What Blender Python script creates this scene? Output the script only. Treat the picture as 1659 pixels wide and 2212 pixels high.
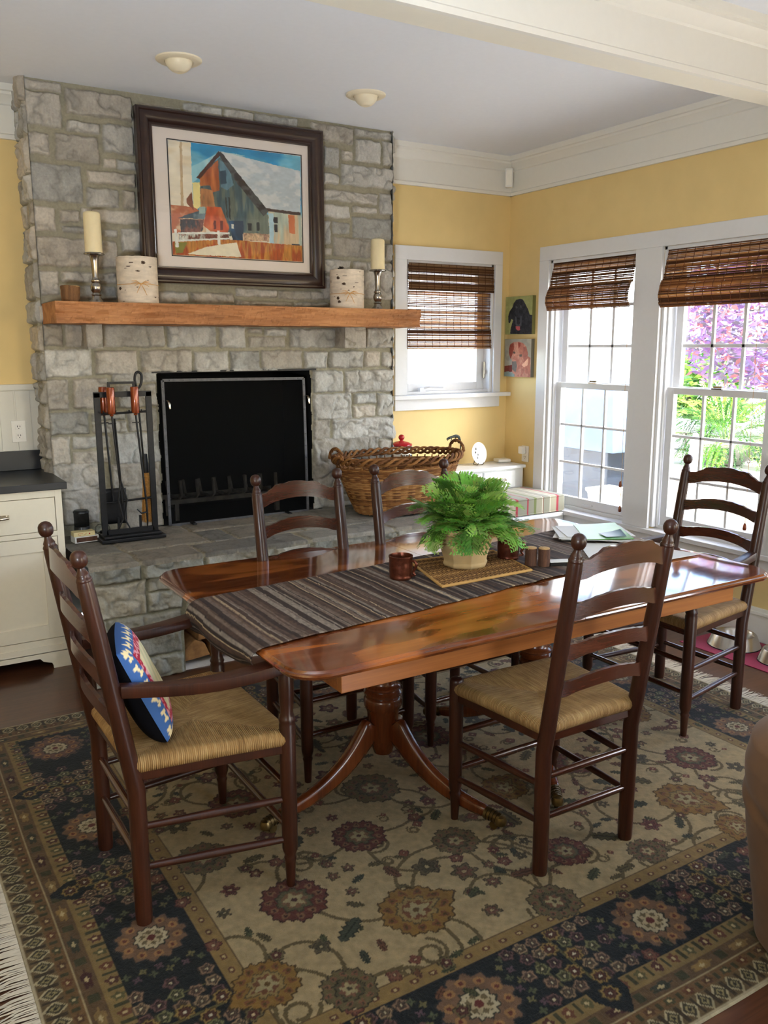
import bpy, bmesh, math, random
import numpy as np
from mathutils import Vector, Matrix, Euler
random.seed(7); np.random.seed(7)
R = math.radians; PI = math.pi
S = bpy.context.scene
for o in list(bpy.data.objects): bpy.data.objects.remove(o)
COL = S.collection

# ---------------------------------------------------------------- camera, world, lights, exposure
cam_d = bpy.data.cameras.new('camera'); cam = bpy.data.objects.new('camera', cam_d); COL.objects.link(cam)
F_PX, YAW, PITCH, ROLL = 1854.29, -0.55167, -0.19059, -0.00188
fw = Vector((-math.sin(YAW)*math.cos(PITCH), math.cos(YAW)*math.cos(PITCH), math.sin(PITCH)))
r_ = Vector((math.cos(YAW), math.sin(YAW), 0)); u_ = r_.cross(fw)
cx_ = r_*math.cos(ROLL)+u_*math.sin(ROLL); cy_ = -r_*math.sin(ROLL)+u_*math.cos(ROLL)
m = Matrix((cx_, cy_, -fw)).transposed().to_4x4(); m.translation = Vector((0, 0, 1.6))
cam.matrix_world = m
cam_d.sensor_fit = 'VERTICAL'; cam_d.sensor_height = 24.0; cam_d.sensor_width = 18.0
cam_d.lens = F_PX*24.0/2212.0
cam_d.clip_start = .05; cam_d.clip_end = 200
S.camera = cam
S.cycles.diffuse_bounces = 8; S.cycles.max_bounces = 14

S.view_settings.view_transform = 'Standard'
S.view_settings.look = 'None'
S.view_settings.gamma = 1.0
S.view_settings.use_curve_mapping = False
S.view_settings.exposure = 3.45

W = bpy.data.worlds.new('world'); S.world = W; W.use_nodes = True
wn = W.node_tree.nodes; wl = W.node_tree.links
bg = wn['Background']
sky = wn.new('ShaderNodeTexSky'); sky.sky_type = 'NISHITA'
sky.sun_disc = False; sky.sun_elevation = R(42); sky.sun_rotation = R(139); sky.altitude = 200; sky.dust_density = 1.5
wl.new(sky.outputs[0], bg.inputs[0]); bg.inputs[1].default_value = .19

def lamp(name, kind, loc, aim, energy, color=(1, 1, 1), **kw):
    d = bpy.data.lights.new(name, kind); d.energy = energy; d.color = color
    for k, v in kw.items(): setattr(d, k, v)
    o = bpy.data.objects.new(name, d); COL.objects.link(o); o.location = loc
    o.rotation_euler = Vector(aim).to_track_quat('-Z', 'Y').to_euler()
    return o
lamp('sun', 'SUN', (8, -4, 8), (-.12, .50, -1), 2.2, (1, .97, .92), angle=R(4))
def portal(name, loc, aim, sx, sy):
    o = lamp(name, 'AREA', loc, aim, 1.0, shape='RECTANGLE', size=sx, size_y=sy)
    o.data.cycles.is_portal = True
    return o
lamp('added_fill_uplight', 'AREA', (-.5, .35, 1.25), (.30, .26, 1), 12.0, (.84, .92, 1), shape='DISK', size=.5)  # added fill light out of view, brightens the ceiling; no fixture behind it

# ---------------------------------------------------------------- helpers
def lin(c):
    return tuple((v/12.92 if v <= .04045 else ((v+.055)/1.055)**2.4) for v in c)
def C8(r, g, b): return lin((r/255, g/255, b/255))
def npl(a):
    a = np.clip(a, 0, 1); return np.where(a <= .04045, a/12.92, ((a+.055)/1.055)**2.4)

class NT:
    def __init__(s, name):
        s.m = bpy.data.materials.new(name); s.m.use_nodes = True
        s.n = s.m.node_tree.nodes; s.l = s.m.node_tree.links
        s.b = s.n['Principled BSDF']; s.out = s.n['Material Output']
    def nd(s, t, **kw):
        n = s.n.new(t)
        for k, v in kw.items():
            if k.startswith('_'): setattr(n, k[1:], v)
            else:
                key = k.replace('__', ' ')
                n.inputs[key].default_value = v
        return n
    def link(s, a, b): s.l.new(a, b)
    def set(s, **kw):
        for k, v in kw.items(): s.b.inputs[k.replace('_', ' ')].default_value = v

def ramp(t, fac, stops):
    n = t.n.new('ShaderNodeValToRGB'); e = n.color_ramp.elements
    while len(e) < len(stops): e.new(.5)
    for el, (p, c) in zip(e, stops): el.position = p; el.color = (*c, 1)
    t.link(fac, n.inputs[0]); return n.outputs[0]
def coords(t, scale=(1, 1, 1), rot=(0, 0, 0), kind='Object'):
    tc = t.n.new('ShaderNodeTexCoord'); mp = t.n.new('ShaderNodeMapping')
    mp.inputs['Scale'].default_value = scale; mp.inputs['Rotation'].default_value = rot
    t.link(tc.outputs[kind], mp.inputs[0]); return mp.outputs[0]
def noise(t, vec, scale, detail=4, rough=.5, dist=0):
    n = t.nd('ShaderNodeTexNoise', Scale=scale, Detail=detail, Roughness=rough, Distortion=dist)
    t.link(vec, n.inputs['Vector']); return n.outputs[0]
def bump(t, h, strength=.3, dist=.01):
    n = t.nd('ShaderNodeBump', Strength=strength, Distance=dist); t.link(h, n.inputs['Height'])
    t.link(n.outputs[0], t.b.inputs['Normal']); return n
def mix(t, fac, a, b, mode='MIX'):
    n = t.n.new('ShaderNodeMix'); n.data_type = 'RGBA'; n.blend_type = mode
    if isinstance(fac, (int, float)): n.inputs[0].default_value = fac
    else: t.link(fac, n.inputs[0])
    for sock, v in ((n.inputs[6], a), (n.inputs[7], b)):
        if isinstance(v, tuple): sock.default_value = (*v, 1) if len(v) == 3 else v
        else: t.link(v, sock)
    return n.outputs[2]

M = {}
def plain(name, col, rough=.5, metal=0, nz=0, nscale=40, bmp=0, spec=.5, coat=0, **kw):
    t = NT(name); t.set(Roughness=rough, Metallic=metal, Specular_IOR_Level=spec, Coat_Weight=coat)
    v = coords(t)
    n = noise(t, v, nscale, 4)
    c1 = tuple(max(0, q*(1-nz)) for q in col); c2 = tuple(min(1, q*(1+nz)) for q in col)
    t.link(ramp(t, n, [(.3, c1), (.7, c2)]), t.b.inputs['Base Color'])
    if bmp: bump(t, n, bmp, .004)
    for k, v2 in kw.items(): t.b.inputs[k.replace('_', ' ')].default_value = v2
    M[name] = t.m; return t
def wood(name, c1, c2, c3, rough=.35, axis='Z', scale=1., coat=.0, gs=14, bmp=.12, spec=.5):
    t = NT(name); t.set(Roughness=rough, Coat_Weight=coat, Coat_Roughness=.12, Specular_IOR_Level=spec)
    sc = {'X': (.12, 1, 1), 'Y': (1, .12, 1), 'Z': (1, 1, .12)}[axis]
    v = coords(t, tuple(q*scale for q in sc))
    n1 = noise(t, v, gs, 5, .6, .6)
    v2 = coords(t, tuple(q*scale*(1 if q < 1 else 4) for q in sc)); n2 = noise(t, v2, gs*4, 3, .6)
    ca = ramp(t, n1, [(.28, c1), (.5, c2), (.72, c3)])
    cb = mix(t, .35, ca, ramp(t, n2, [(.3, tuple(q*.55 for q in c2)), (.7, c3)]))
    t.link(cb, t.b.inputs['Base Color'])
    if bmp: bump(t, n2, bmp, .002)
    M[name] = t.m; return t
def vcol(name, rough=.8, bmp=0, bs=200, bd=.002, spec=.3, attr='Col', nz=0, sheen=0, coat=0):
    t = NT(name); t.set(Roughness=rough, Specular_IOR_Level=spec, Sheen_Weight=sheen, Coat_Weight=coat)
    a = t.n.new('ShaderNodeAttribute'); a.attribute_name = attr
    c = a.outputs['Color']
    if nz or bmp:
        n = noise(t, coords(t), bs, 4)
        if nz: c = mix(t, 1.0, c, ramp(t, n, [(.25, (1-nz,)*3), (.75, (1+nz,)*3)]), 'MULTIPLY')
        if bmp: bump(t, n, bmp, bd)
    t.link(c, t.b.inputs['Base Color']); M[name] = t.m; return t

class MB:
    def __init__(s): s.v = []; s.f = []; s.c = []
    def add(s, vs, fs, col=None):
        o = len(s.v); s.v += [tuple(p) for p in vs]; s.f += [tuple(i+o for i in f) for f in fs]
        if col is not None: s.c += [col]*len(vs)
        return s
    def box(s, x0, x1, y0, y1, z0, z1, col=None):
        return s.add([(x0, y0, z0), (x1, y0, z0), (x1, y1, z0), (x0, y1, z0), (x0, y0, z1), (x1, y0, z1), (x1, y1, z1), (x0, y1, z1)],
            [(0, 3, 2, 1), (4, 5, 6, 7), (0, 1, 5, 4), (1, 2, 6, 5), (2, 3, 7, 6), (3, 0, 4, 7)], col)
    def obox(s, c, size, rot, col=None):
        e = Euler(rot).to_matrix(); a, b, h = [q/2 for q in size]; c = Vector(c)
        vs = [c+e@Vector((i*a, j*b, k*h)) for k in (-1, 1) for i, j in ((-1, -1), (1, -1), (1, 1), (-1, 1))]
        return s.add(vs, [(0, 3, 2, 1), (4, 5, 6, 7), (0, 1, 5, 4), (1, 2, 6, 5), (2, 3, 7, 6), (3, 0, 4, 7)], col)
    def tube(s, pts, rad, n=8, cap=True, col=None, closed=False, flat=1.0, up=None, sm=0):
        pts = [Vector(p) for p in pts]; k = len(pts)
        if sm and k > 2:      # Catmull-Rom smoothing of the path
            rd = list(rad) if hasattr(rad, '__len__') else [rad]*k; np_, nr_ = [], []
            for i in range(k-1):
                a, b_, c_, d_ = pts[max(i-1, 0)], pts[i], pts[i+1], pts[min(i+2, k-1)]
                for q in range(sm):
                    t = q/sm; np_.append(.5*((2*b_)+(c_-a)*t+(2*a-5*b_+4*c_-d_)*t*t+(3*b_-a-3*c_+d_)*t**3)); nr_.append(rd[i]+(rd[i+1]-rd[i])*t)
            np_.append(pts[-1]); nr_.append(rd[-1]); pts, rad, k = np_, nr_, len(np_)
        rad = rad if hasattr(rad, '__len__') else [rad]*k
        vs = []; prev = None
        for i, p in enumerate(pts):
            if closed: d = pts[(i+1) % k]-pts[i-1]
            else: d = pts[min(i+1, k-1)]-pts[max(i-1, 0)]
            if d.length < 1e-9: d = Vector((0, 0, 1))
            d.normalize()
            if up is not None: a = Vector(up)-d*Vector(up).dot(d)
            elif prev is None:
                a = Vector((0, 0, 1)) if abs(d.z) < .9 else Vector((1, 0, 0)); a = a-d*a.dot(d)
            else: a = prev-d*prev.dot(d)
            a.normalize(); prev = a; b = d.cross(a)
            for j in range(n):
                t = 2*PI*j/n; vs.append(p+a*(math.cos(t)*rad[i]*flat)+b*(math.sin(t)*rad[i]))
        fs = []
        for i in range(k if closed else k-1):
            i2 = (i+1) % k
            for j in range(n): fs.append((i*n+j, i*n+(j+1) % n, i2*n+(j+1) % n, i2*n+j))
        if cap and not closed: fs.append(tuple(range(n-1, -1, -1))); fs.append(tuple((k-1)*n+j for j in range(n)))
        return s.add(vs, fs, col)
    def lathe(s, prof, n=20, c=(0, 0, 0), M4=None, col=None, cap=True, sx=1, sy=1, nfold=None):
        vs = []; k = len(prof)
        for r, z in prof:
            for j in range(n):
                t = 2*PI*(j+(.5 if nfold else 0))/n
                p = Vector((r*math.cos(t)*sx, r*math.sin(t)*sy, z))
                if M4: p = M4@p
                vs.append(p+Vector(c))
        fs = [(i*n+j, i*n+(j+1) % n, (i+1)*n+(j+1) % n, (i+1)*n+j) for i in range(k-1) for j in range(n)]
        if cap: fs.append(tuple(range(n-1, -1, -1))); fs.append(tuple((k-1)*n+j for j in range(n)))
        return s.add(vs, fs, col)
    def prism(s, poly, d, M4=None, col=None):
        n = len(poly)
        vs = [Vector((x, y, -d/2)) for x, y in poly]+[Vector((x, y, d/2)) for x, y in poly]
        if M4: vs = [M4@p for p in vs]
        fs = [tuple(range(n-1, -1, -1)), tuple(range(n, 2*n))]+[(i, (i+1) % n, n+(i+1) % n, n+i) for i in range(n)]
        return s.add(vs, fs, col)
    def mesh(s, name, mat, smooth=None, bevel=0, seg=2):
        me = bpy.data.meshes.new(name); me.from_pydata(s.v, [], s.f)
        bm = bmesh.new(); bm.from_mesh(me)
        bmesh.ops.recalc_face_normals(bm, faces=bm.faces)
        if bevel:
            bmesh.ops.bevel(bm, geom=[e for e in bm.edges if len(e.link_faces) == 2 and e.calc_face_angle(0) > .6], offset=bevel, segments=seg, affect='EDGES', profile=.6)
        bm.to_mesh(me); bm.free()
        if s.c and not bevel:
            a = me.color_attributes.new('Col', 'FLOAT_COLOR', 'POINT')
            a.data.foreach_set('color', np.array([(*c[:3], 1) for c in s.c], np.float32).ravel())
        me.materials.append(M[mat] if isinstance(mat, str) else mat)
        if smooth:
            me.polygons.foreach_set('use_smooth', [True]*len(me.polygons))
            me.set_sharp_from_angle(angle=R(smooth))
        me.update(); return me
    def obj(s, name, mat, parent=None, smooth=None, bevel=0, seg=2, loc=None, rot=None):
        o = bpy.data.objects.new(name, s.mesh(name, mat, smooth, bevel, seg)); COL.objects.link(o)
        if parent: o.parent = parent
        if loc is not None: o.location = loc
        if rot is not None: o.rotation_euler = rot
        return o
def npmesh(name, V, Fq, mat, col=None, smooth=True, parent=None, uv=None):
    me = bpy.data.meshes.new(name); nv = len(V); nf = len(Fq); k = Fq.shape[1]
    me.vertices.add(nv); me.vertices.foreach_set('co', np.asarray(V, np.float32).ravel())
    me.loops.add(nf*k); me.loops.foreach_set('vertex_index', np.asarray(Fq, np.int32).ravel())
    me.polygons.add(nf); me.polygons.foreach_set('loop_start', np.arange(0, nf*k, k, dtype=np.int32))
    try: me.polygons.foreach_set('loop_total', np.full(nf, k, np.int32))
    except Exception: pass
    me.polygons.foreach_set('use_smooth', np.full(nf, smooth))
    me.update(calc_edges=True)
    if col is not None:
        a = me.color_attributes.new('Col', 'FLOAT_COLOR', 'POINT')
        c4 = np.ones((nv, 4), np.float32); c4[:, :3] = col
        a.data.foreach_set('color', c4.ravel())
    me.materials.append(M[mat]); me.validate()
    o = bpy.data.objects.new(name, me); COL.objects.link(o)
    if parent: o.parent = parent
    return o
def gridf(nu, nv):
    i, j = np.meshgrid(np.arange(nu-1), np.arange(nv-1), indexing='ij'); a = (i*nv+j).ravel()
    return np.stack([a, a+nv, a+nv+1, a+1], 1)
def vnoise(x, y, freq, seed=0, octv=4, rough=.5):
    out = np.zeros_like(x, dtype=float); amp = 1; tot = 0
    rs = np.random.RandomState(seed)
    for o in range(octv):
        G = rs.rand(128, 128); X = x*freq*(2**o)+17.3*o; Y = y*freq*(2**o)+5.1*o
        xi = np.floor(X).astype(int); yi = np.floor(Y).astype(int); fx = X-xi; fy = Y-yi
        fx = fx*fx*(3-2*fx); fy = fy*fy*(3-2*fy)
        a = G[xi % 128, yi % 128]; b = G[(xi+1) % 128, yi % 128]; c = G[xi % 128, (yi+1) % 128]; d = G[(xi+1) % 128, (yi+1) % 128]
        out += amp*((a*(1-fx)+b*fx)*(1-fy)+(c*(1-fx)+d*fx)*fy); tot += amp; amp *= rough
    return out/tot
def sstep(a, b, x):
    t = np.clip((x-a)/(b-a), 0, 1); return t*t*(3-2*t)
def thing(name, label, cat, loc=(0, 0, 0), rz=0, group=None):
    o = bpy.data.objects.new(name, None); COL.objects.link(o); o.location = loc; o.rotation_euler = (0, 0, rz)
    o.empty_display_size = .1
    return tag(o, label, cat, group)
def tag(o, label, cat, group=None):
    o['label'] = label; o['category'] = cat
    if group: o['group'] = group
    return o
def struct(o): o['kind'] = 'structure'; return o
def dup(root, loc, rz, label, group=None):
    r = root.copy(); COL.objects.link(r); r.location = loc; r.rotation_euler = (0, 0, rz); r['label'] = label
    if group: r['group'] = group
    for ch in list(root.children):
        c = ch.copy(); COL.objects.link(c); c.parent = r
        for g in list(ch.children):
            d = g.copy(); COL.objects.link(d); d.parent = c
    return r

# room numbers (metres)
XR, YW, YF, CE = 4.13, 4.984, 4.737, 2.892
XS0, XS1, HE, YH = .851, 2.992, .597, 3.993
XL, YB = -1.5, -3.2     # rest of the open kitchen, behind the camera

# ---------------------------------------------------------------- materials
plain('wall_yellow', C8(224, 198, 138), .75, nz=.03, nscale=6)
plain('white_paint', C8(226, 224, 216), .45, nz=.01)
plain('ceiling_paint', C8(228, 232, 240), .9, nz=.01)
plain('beam_paint', C8(230, 226, 212), .5, nz=.01)
plain('cream_cabinet', C8(220, 213, 194), .4, nz=.015)
plain('white_trim_gloss', C8(216, 217, 219), .3, nz=.01)
plain('beadboard_paint', C8(212, 210, 200), .45, nz=.01)
wood('cherry_dark', C8(28, 13, 9), C8(50, 25, 16), C8(72, 37, 23), .36, 'Z', 1, .12, spec=.35)
wood('cherry_slat', C8(36, 17, 10), C8(62, 30, 18), C8(88, 45, 28), .24, 'X', 1, .5, bmp=.2, spec=.5)
wood('table_wood', C8(106, 48, 18), C8(140, 70, 26), C8(172, 96, 40), .16, 'X', 1, .6, 6, .02)
wood('table_apron', C8(112, 62, 26), C8(138, 82, 38), C8(160, 100, 50), .3, 'X', 1, .3, 8, .03)
wood('pedestal_wood', C8(62, 27, 14), C8(92, 43, 20), C8(118, 62, 30), .25, 'Z', 1, .4, 8, .03)
wood('mantel_wood', C8(120, 72, 40), C8(170, 112, 68), C8(206, 150, 100), .75, 'X', 1, 0, 16, .8)
wood('frame_wood', C8(26, 15, 13), C8(44, 26, 22), C8(58, 36, 30), .3, 'X', 1, .3, 10, .05)
wood('bark_dark', C8(34, 20, 15), C8(70, 42, 28), C8(110, 72, 48), .85, 'Z', 1, 0, 30, .8)
wood('bark_brown', C8(60, 38, 24), C8(110, 76, 46), C8(150, 112, 74), .85, 'Z', 1, 0, 26, .8)
wood('log_end', C8(150, 112, 66), C8(190, 152, 98), C8(214, 182, 130), .8, 'X', 1, 0, 8, .1)
plain('log_split', C8(150, 108, 62), .9, nz=.25, nscale=30, bmp=.4)
plain('black_iron', C8(38, 38, 40), .45, .6, nz=.15, nscale=60, bmp=.1)
plain('screen_iron', C8(82, 82, 86), .5, .4, nz=.2, nscale=60)
plain('black_plastic', C8(14, 14, 15), .3, nz=.1)
plain('black_fire', C8(10, 9, 9), .95, nz=.3, nscale=20)
plain('grate_iron', C8(130, 122, 112), .8, nz=.3, nscale=20)
plain('nickel', C8(190, 180, 165), .22, 1, nz=.03)
plain('pewter', C8(170, 165, 158), .25, 1, nz=.08)
plain('steel', C8(190, 186, 178), .25, 1, nz=.03)
plain('brass', C8(110, 92, 60), .35, .9, nz=.15)
plain('copper', C8(104, 56, 40), .3, .75, nz=.3, nscale=60, bmp=.3)
plain('copper_handle', C8(132, 58, 24), .22, .35, nz=.08, coat=.4)
plain('wax', C8(232, 218, 178), .5, nz=.03, Subsurface_Weight=.25, Subsurface_Radius=(.02, .015, .01))
plain('soapstone', C8(24, 27, 32), .35, nz=.2, nscale=8, bmp=.05)
plain('red_enamel', C8(176, 28, 34), .15, nz=.02)
plain('white_ceramic', C8(238, 234, 222), .2, nz=.01)
plain('plastic_white', C8(232, 230, 224), .35, nz=.01)
plain('light_trim', C8(232, 222, 196), .4, nz=.01)
plain('terracotta', C8(178, 152, 108), .85, nz=.14, nscale=14, bmp=.3)
plain('soil', C8(42, 30, 20), .95, nz=.3, nscale=60, bmp=.5)
plain('bench_paint', C8(226, 228, 228), .4, nz=.01)
plain('tan_suede', C8(98, 70, 44), .85, nz=.12, nscale=10, bmp=.25, Sheen_Weight=.08)
plain('raffia', C8(206, 160, 100), .8, nz=.15)
plain('pinecone', C8(50, 38, 30), .9, nz=.2)
plain('mat_board', C8(232, 218, 210), .7, nz=.01)
plain('paper', C8(206, 206, 202), .6, nz=.02)
plain('paper_green', C8(78, 140, 48), .35, nz=.15, nscale=8)
plain('paper_blue', C8(52, 84, 90), .35, nz=.1)
plain('rubber_dark', C8(28, 28, 30), .5)
plain('straw', C8(190, 140, 72), .8, nz=.25, nscale=120)
plain('fringe', C8(176, 168, 150), .9, nz=.08)
plain('tree_trunk', C8(80, 66, 56), .9, nz=.2)
plain('garden_stone', C8(200, 196, 188), .85, nz=.12, nscale=6, bmp=.3)
plain('patio', C8(214, 206, 192), .85, nz=.1, nscale=3)
plain('grill_cover', C8(96, 118, 150), .6, nz=.12, nscale=6)
plain('grill_black', C8(50, 58, 72), .4, nz=.2, nscale=8)
plain('bronze_lizard', C8(58, 62, 54), .5, .5, nz=.3, nscale=80, bmp=.4)
plain('bowl_mat', C8(150, 44, 78), .6, nz=.12, nscale=10)
plain('white_vinyl', C8(240, 240, 240), .5, nz=.01)
plain('planter_grey', C8(170, 168, 162), .8, nz=.1)
vcol('stone', .85, .6, 90, .004, .2, nz=.12)
vcol('rug', .95, .5, 500, .003, .1, nz=.1, sheen=.1)
vcol('painted', .5, 0)
vcol('canvas', .7, .2, 500, .0006)
vcol('woven', .85, .3, 300, .001)
vcol('bark_birch', .75, .3, 60, .002, nz=.06)
vcol('leaf', .45, 0, nz=.15, bs=30)
vcol('bamboo', .7, .2, 300, .001)
for _nm, _f in (('bamboo', .68), ('leaf', .3)):
  _b = M[_nm].node_tree; _t = _b.nodes.new('ShaderNodeBsdfTranslucent'); _a = [n for n in _b.nodes if n.type == 'ATTRIBUTE'][0]; _b.links.new(_a.outputs['Color'], _t.inputs[0]); _x = _b.nodes.new('ShaderNodeMixShader'); _x.inputs[0].default_value = _f
  _b.links.new(_b.nodes['Principled BSDF'].outputs[0], _x.inputs[1]); _b.links.new(_t.outputs[0], _x.inputs[2]); _b.links.new(_x.outputs[0], _b.nodes['Material Output'].inputs[0])
M['leaf'].node_tree.nodes['Principled BSDF'].inputs['Subsurface Weight'].default_value = 0
def glassmat():
    t = NT('window_glass'); n = t.n
    g = n.new('ShaderNodeBsdfGlossy'); g.inputs['Roughness'].default_value = .02
    tr = n.new('ShaderNodeBsdfTransparent'); tr.inputs[0].default_value = (.97, .98, .98, 1)
    fr = n.new('ShaderNodeFresnel'); fr.inputs[0].default_value = 1.45
    ge = n.new('ShaderNodeNewGeometry'); mr = n.new('ShaderNodeMapRange'); mr.inputs[3].default_value = 1.45; mr.inputs[4].default_value = 1/1.45
    t.link(ge.outputs['Backfacing'], mr.inputs[0]); t.link(mr.outputs[0], fr.inputs[0])
    mx = n.new('ShaderNodeMixShader'); t.link(fr.outputs[0], mx.inputs[0]); t.link(tr.outputs[0], mx.inputs[1]); t.link(g.outputs[0], mx.inputs[2])
    t.link(mx.outputs[0], t.out.inputs[0]); M['window_glass'] = t.m
glassmat()
def meshscreen():   # fine woven wire: half of it is holes
    t = NT('wire_mesh'); n = t.n; t.set(Roughness=.9, Specular_IOR_Level=.05); t.b.inputs['Base Color'].default_value = (.005, .005, .005, 1)
    tr = n.new('ShaderNodeBsdfTransparent'); mx = n.new('ShaderNodeMixShader'); mx.inputs[0].default_value = .70
    t.link(tr.outputs[0], mx.inputs[1]); t.link(t.b.outputs[0], mx.inputs[2]); t.link(mx.outputs[0], t.out.inputs[0]); M['wire_mesh'] = t.m
meshscreen()
def clearglass():
    t = NT('clear_glass'); t.set(Roughness=.03, Transmission_Weight=1.0); t.b.inputs['Base Color'].default_value = (.9, .93, .9, 1); M['clear_glass'] = t.m
clearglass()
def floormat():
    t = NT('oak_floor'); t.set(Roughness=.28, Coat_Weight=.2)
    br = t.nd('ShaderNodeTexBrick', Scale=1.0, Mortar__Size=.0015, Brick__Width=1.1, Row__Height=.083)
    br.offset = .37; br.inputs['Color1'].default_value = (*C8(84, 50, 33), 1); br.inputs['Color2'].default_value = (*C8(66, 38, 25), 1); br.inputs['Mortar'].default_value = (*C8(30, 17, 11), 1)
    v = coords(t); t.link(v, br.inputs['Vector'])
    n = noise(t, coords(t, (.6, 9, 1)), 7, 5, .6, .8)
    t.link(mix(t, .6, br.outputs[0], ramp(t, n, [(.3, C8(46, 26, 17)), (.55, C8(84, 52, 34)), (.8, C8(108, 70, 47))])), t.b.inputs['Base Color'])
    bump(t, br.outputs['Fac'], .15, .002).invert = True
    M['oak_floor'] = t.m
floormat()
def tabletop():
    t = NT('table_top'); t.set(Roughness=.11, Coat_Weight=.7, Coat_Roughness=.06)
    v = coords(t, (.75, 2.6, 1), (0, 0, .30)); n1 = noise(t, v, 2.1, 2.5, .45, .5)
    v2 = coords(t, (.8, 9, 1)); n2 = noise(t, v2, 5, 3, .5)
    a = ramp(t, n1, [(.36, C8(66, 28, 13)), (.49, C8(92, 42, 18)), (.53, C8(150, 84, 34)), (.72, C8(182, 110, 50))])
    t.link(mix(t, .22, a, ramp(t, n2, [(.3, C8(60, 26, 12)), (.7, C8(170, 96, 42))])), t.b.inputs['Base Color'])
    M['table_top'] = t.m
tabletop()
def rushmat():     # strands run across each of the four rush triangles (UV: u along the rail)
    t = NT('rush'); t.set(Roughness=.7, Specular_IOR_Level=.3)
    uv = t.n.new('ShaderNodeTexCoord').outputs['UV']
    mp = t.n.new('ShaderNodeMapping'); mp.inputs['Scale'].default_value = (1, .06, 1); t.link(uv, mp.inputs[0])
    n = noise(t, mp.outputs[0], 150, 3, .6)
    n2 = noise(t, coords(t), 16, 3)
    w = t.nd('ShaderNodeTexWave', Scale=60.0, Distortion=1.2, Detail=2.0); w.bands_direction = 'X'; t.link(uv, w.inputs['Vector'])
    c = ramp(t, n, [(.25, C8(108, 78, 44)), (.5, C8(170, 132, 82)), (.75, C8(216, 184, 130))])
    c = mix(t, .4, c, ramp(t, n2, [(.3, C8(146, 108, 62)), (.7, C8(204, 164, 106))]))
    t.link(c, t.b.inputs['Base Color'])
    ad = t.n.new('ShaderNodeMath'); ad.operation = 'ADD'; t.link(n, ad.inputs[0]); t.link(w.outputs['Fac'], ad.inputs[1])
    bump(t, ad.outputs[0], 1.0, .004)
    M['rush'] = t.m
rushmat()
def stripecloth():
    t = NT('striped_cushion'); t.set(Roughness=.9, Sheen_Weight=.2)
    tc = t.n.new('ShaderNodeTexCoord'); sp = t.n.new('ShaderNodeSeparateXYZ'); t.link(tc.outputs['Object'], sp.inputs[0])
    md = t.n.new('ShaderNodeMath'); md.operation = 'WRAP'; md.inputs[1].default_value = .36; md.inputs[2].default_value = 0; t.link(sp.outputs[0], md.inputs[0])
    dv = t.n.new('ShaderNodeMath'); dv.operation = 'DIVIDE'; dv.inputs[1].default_value = .36; t.link(md.outputs[0], dv.inputs[0])
    g, r, w, o, b = C8(136, 134, 114), C8(156, 46, 56), C8(196, 190, 168), C8(108, 116, 64), C8(116, 76, 52)
    s = [(0, r), (.03, r), (.035, g), (.16, g), (.165, o), (.22, o), (.225, C8(150, 145, 122)), (.36, C8(150, 145, 122)), (.365, w), (.385, w), (.39, b), (.405, b), (.41, g), (.55, g), (.555, w), (.575, w), (.58, C8(164, 156, 130)), (.72, C8(164, 156, 130)), (.725, r), (.775, r), (.78, g), (.99, g)]
    rp = t.n.new('ShaderNodeValToRGB'); e = rp.color_ramp.elements
    rp.color_ramp.interpolation = 'CONSTANT'
    while len(e) < len(s): e.new(.5)
    for el, (p, c) in zip(e, s): el.position = p; el.color = (*c, 1)
    t.link(dv.outputs[0], rp.inputs[0]); t.link(rp.outputs[0], t.b.inputs['Base Color'])
    bump(t, noise(t, coords(t), 400, 2), .2, .001)
    M['striped_cushion'] = t.m
stripecloth()
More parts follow.
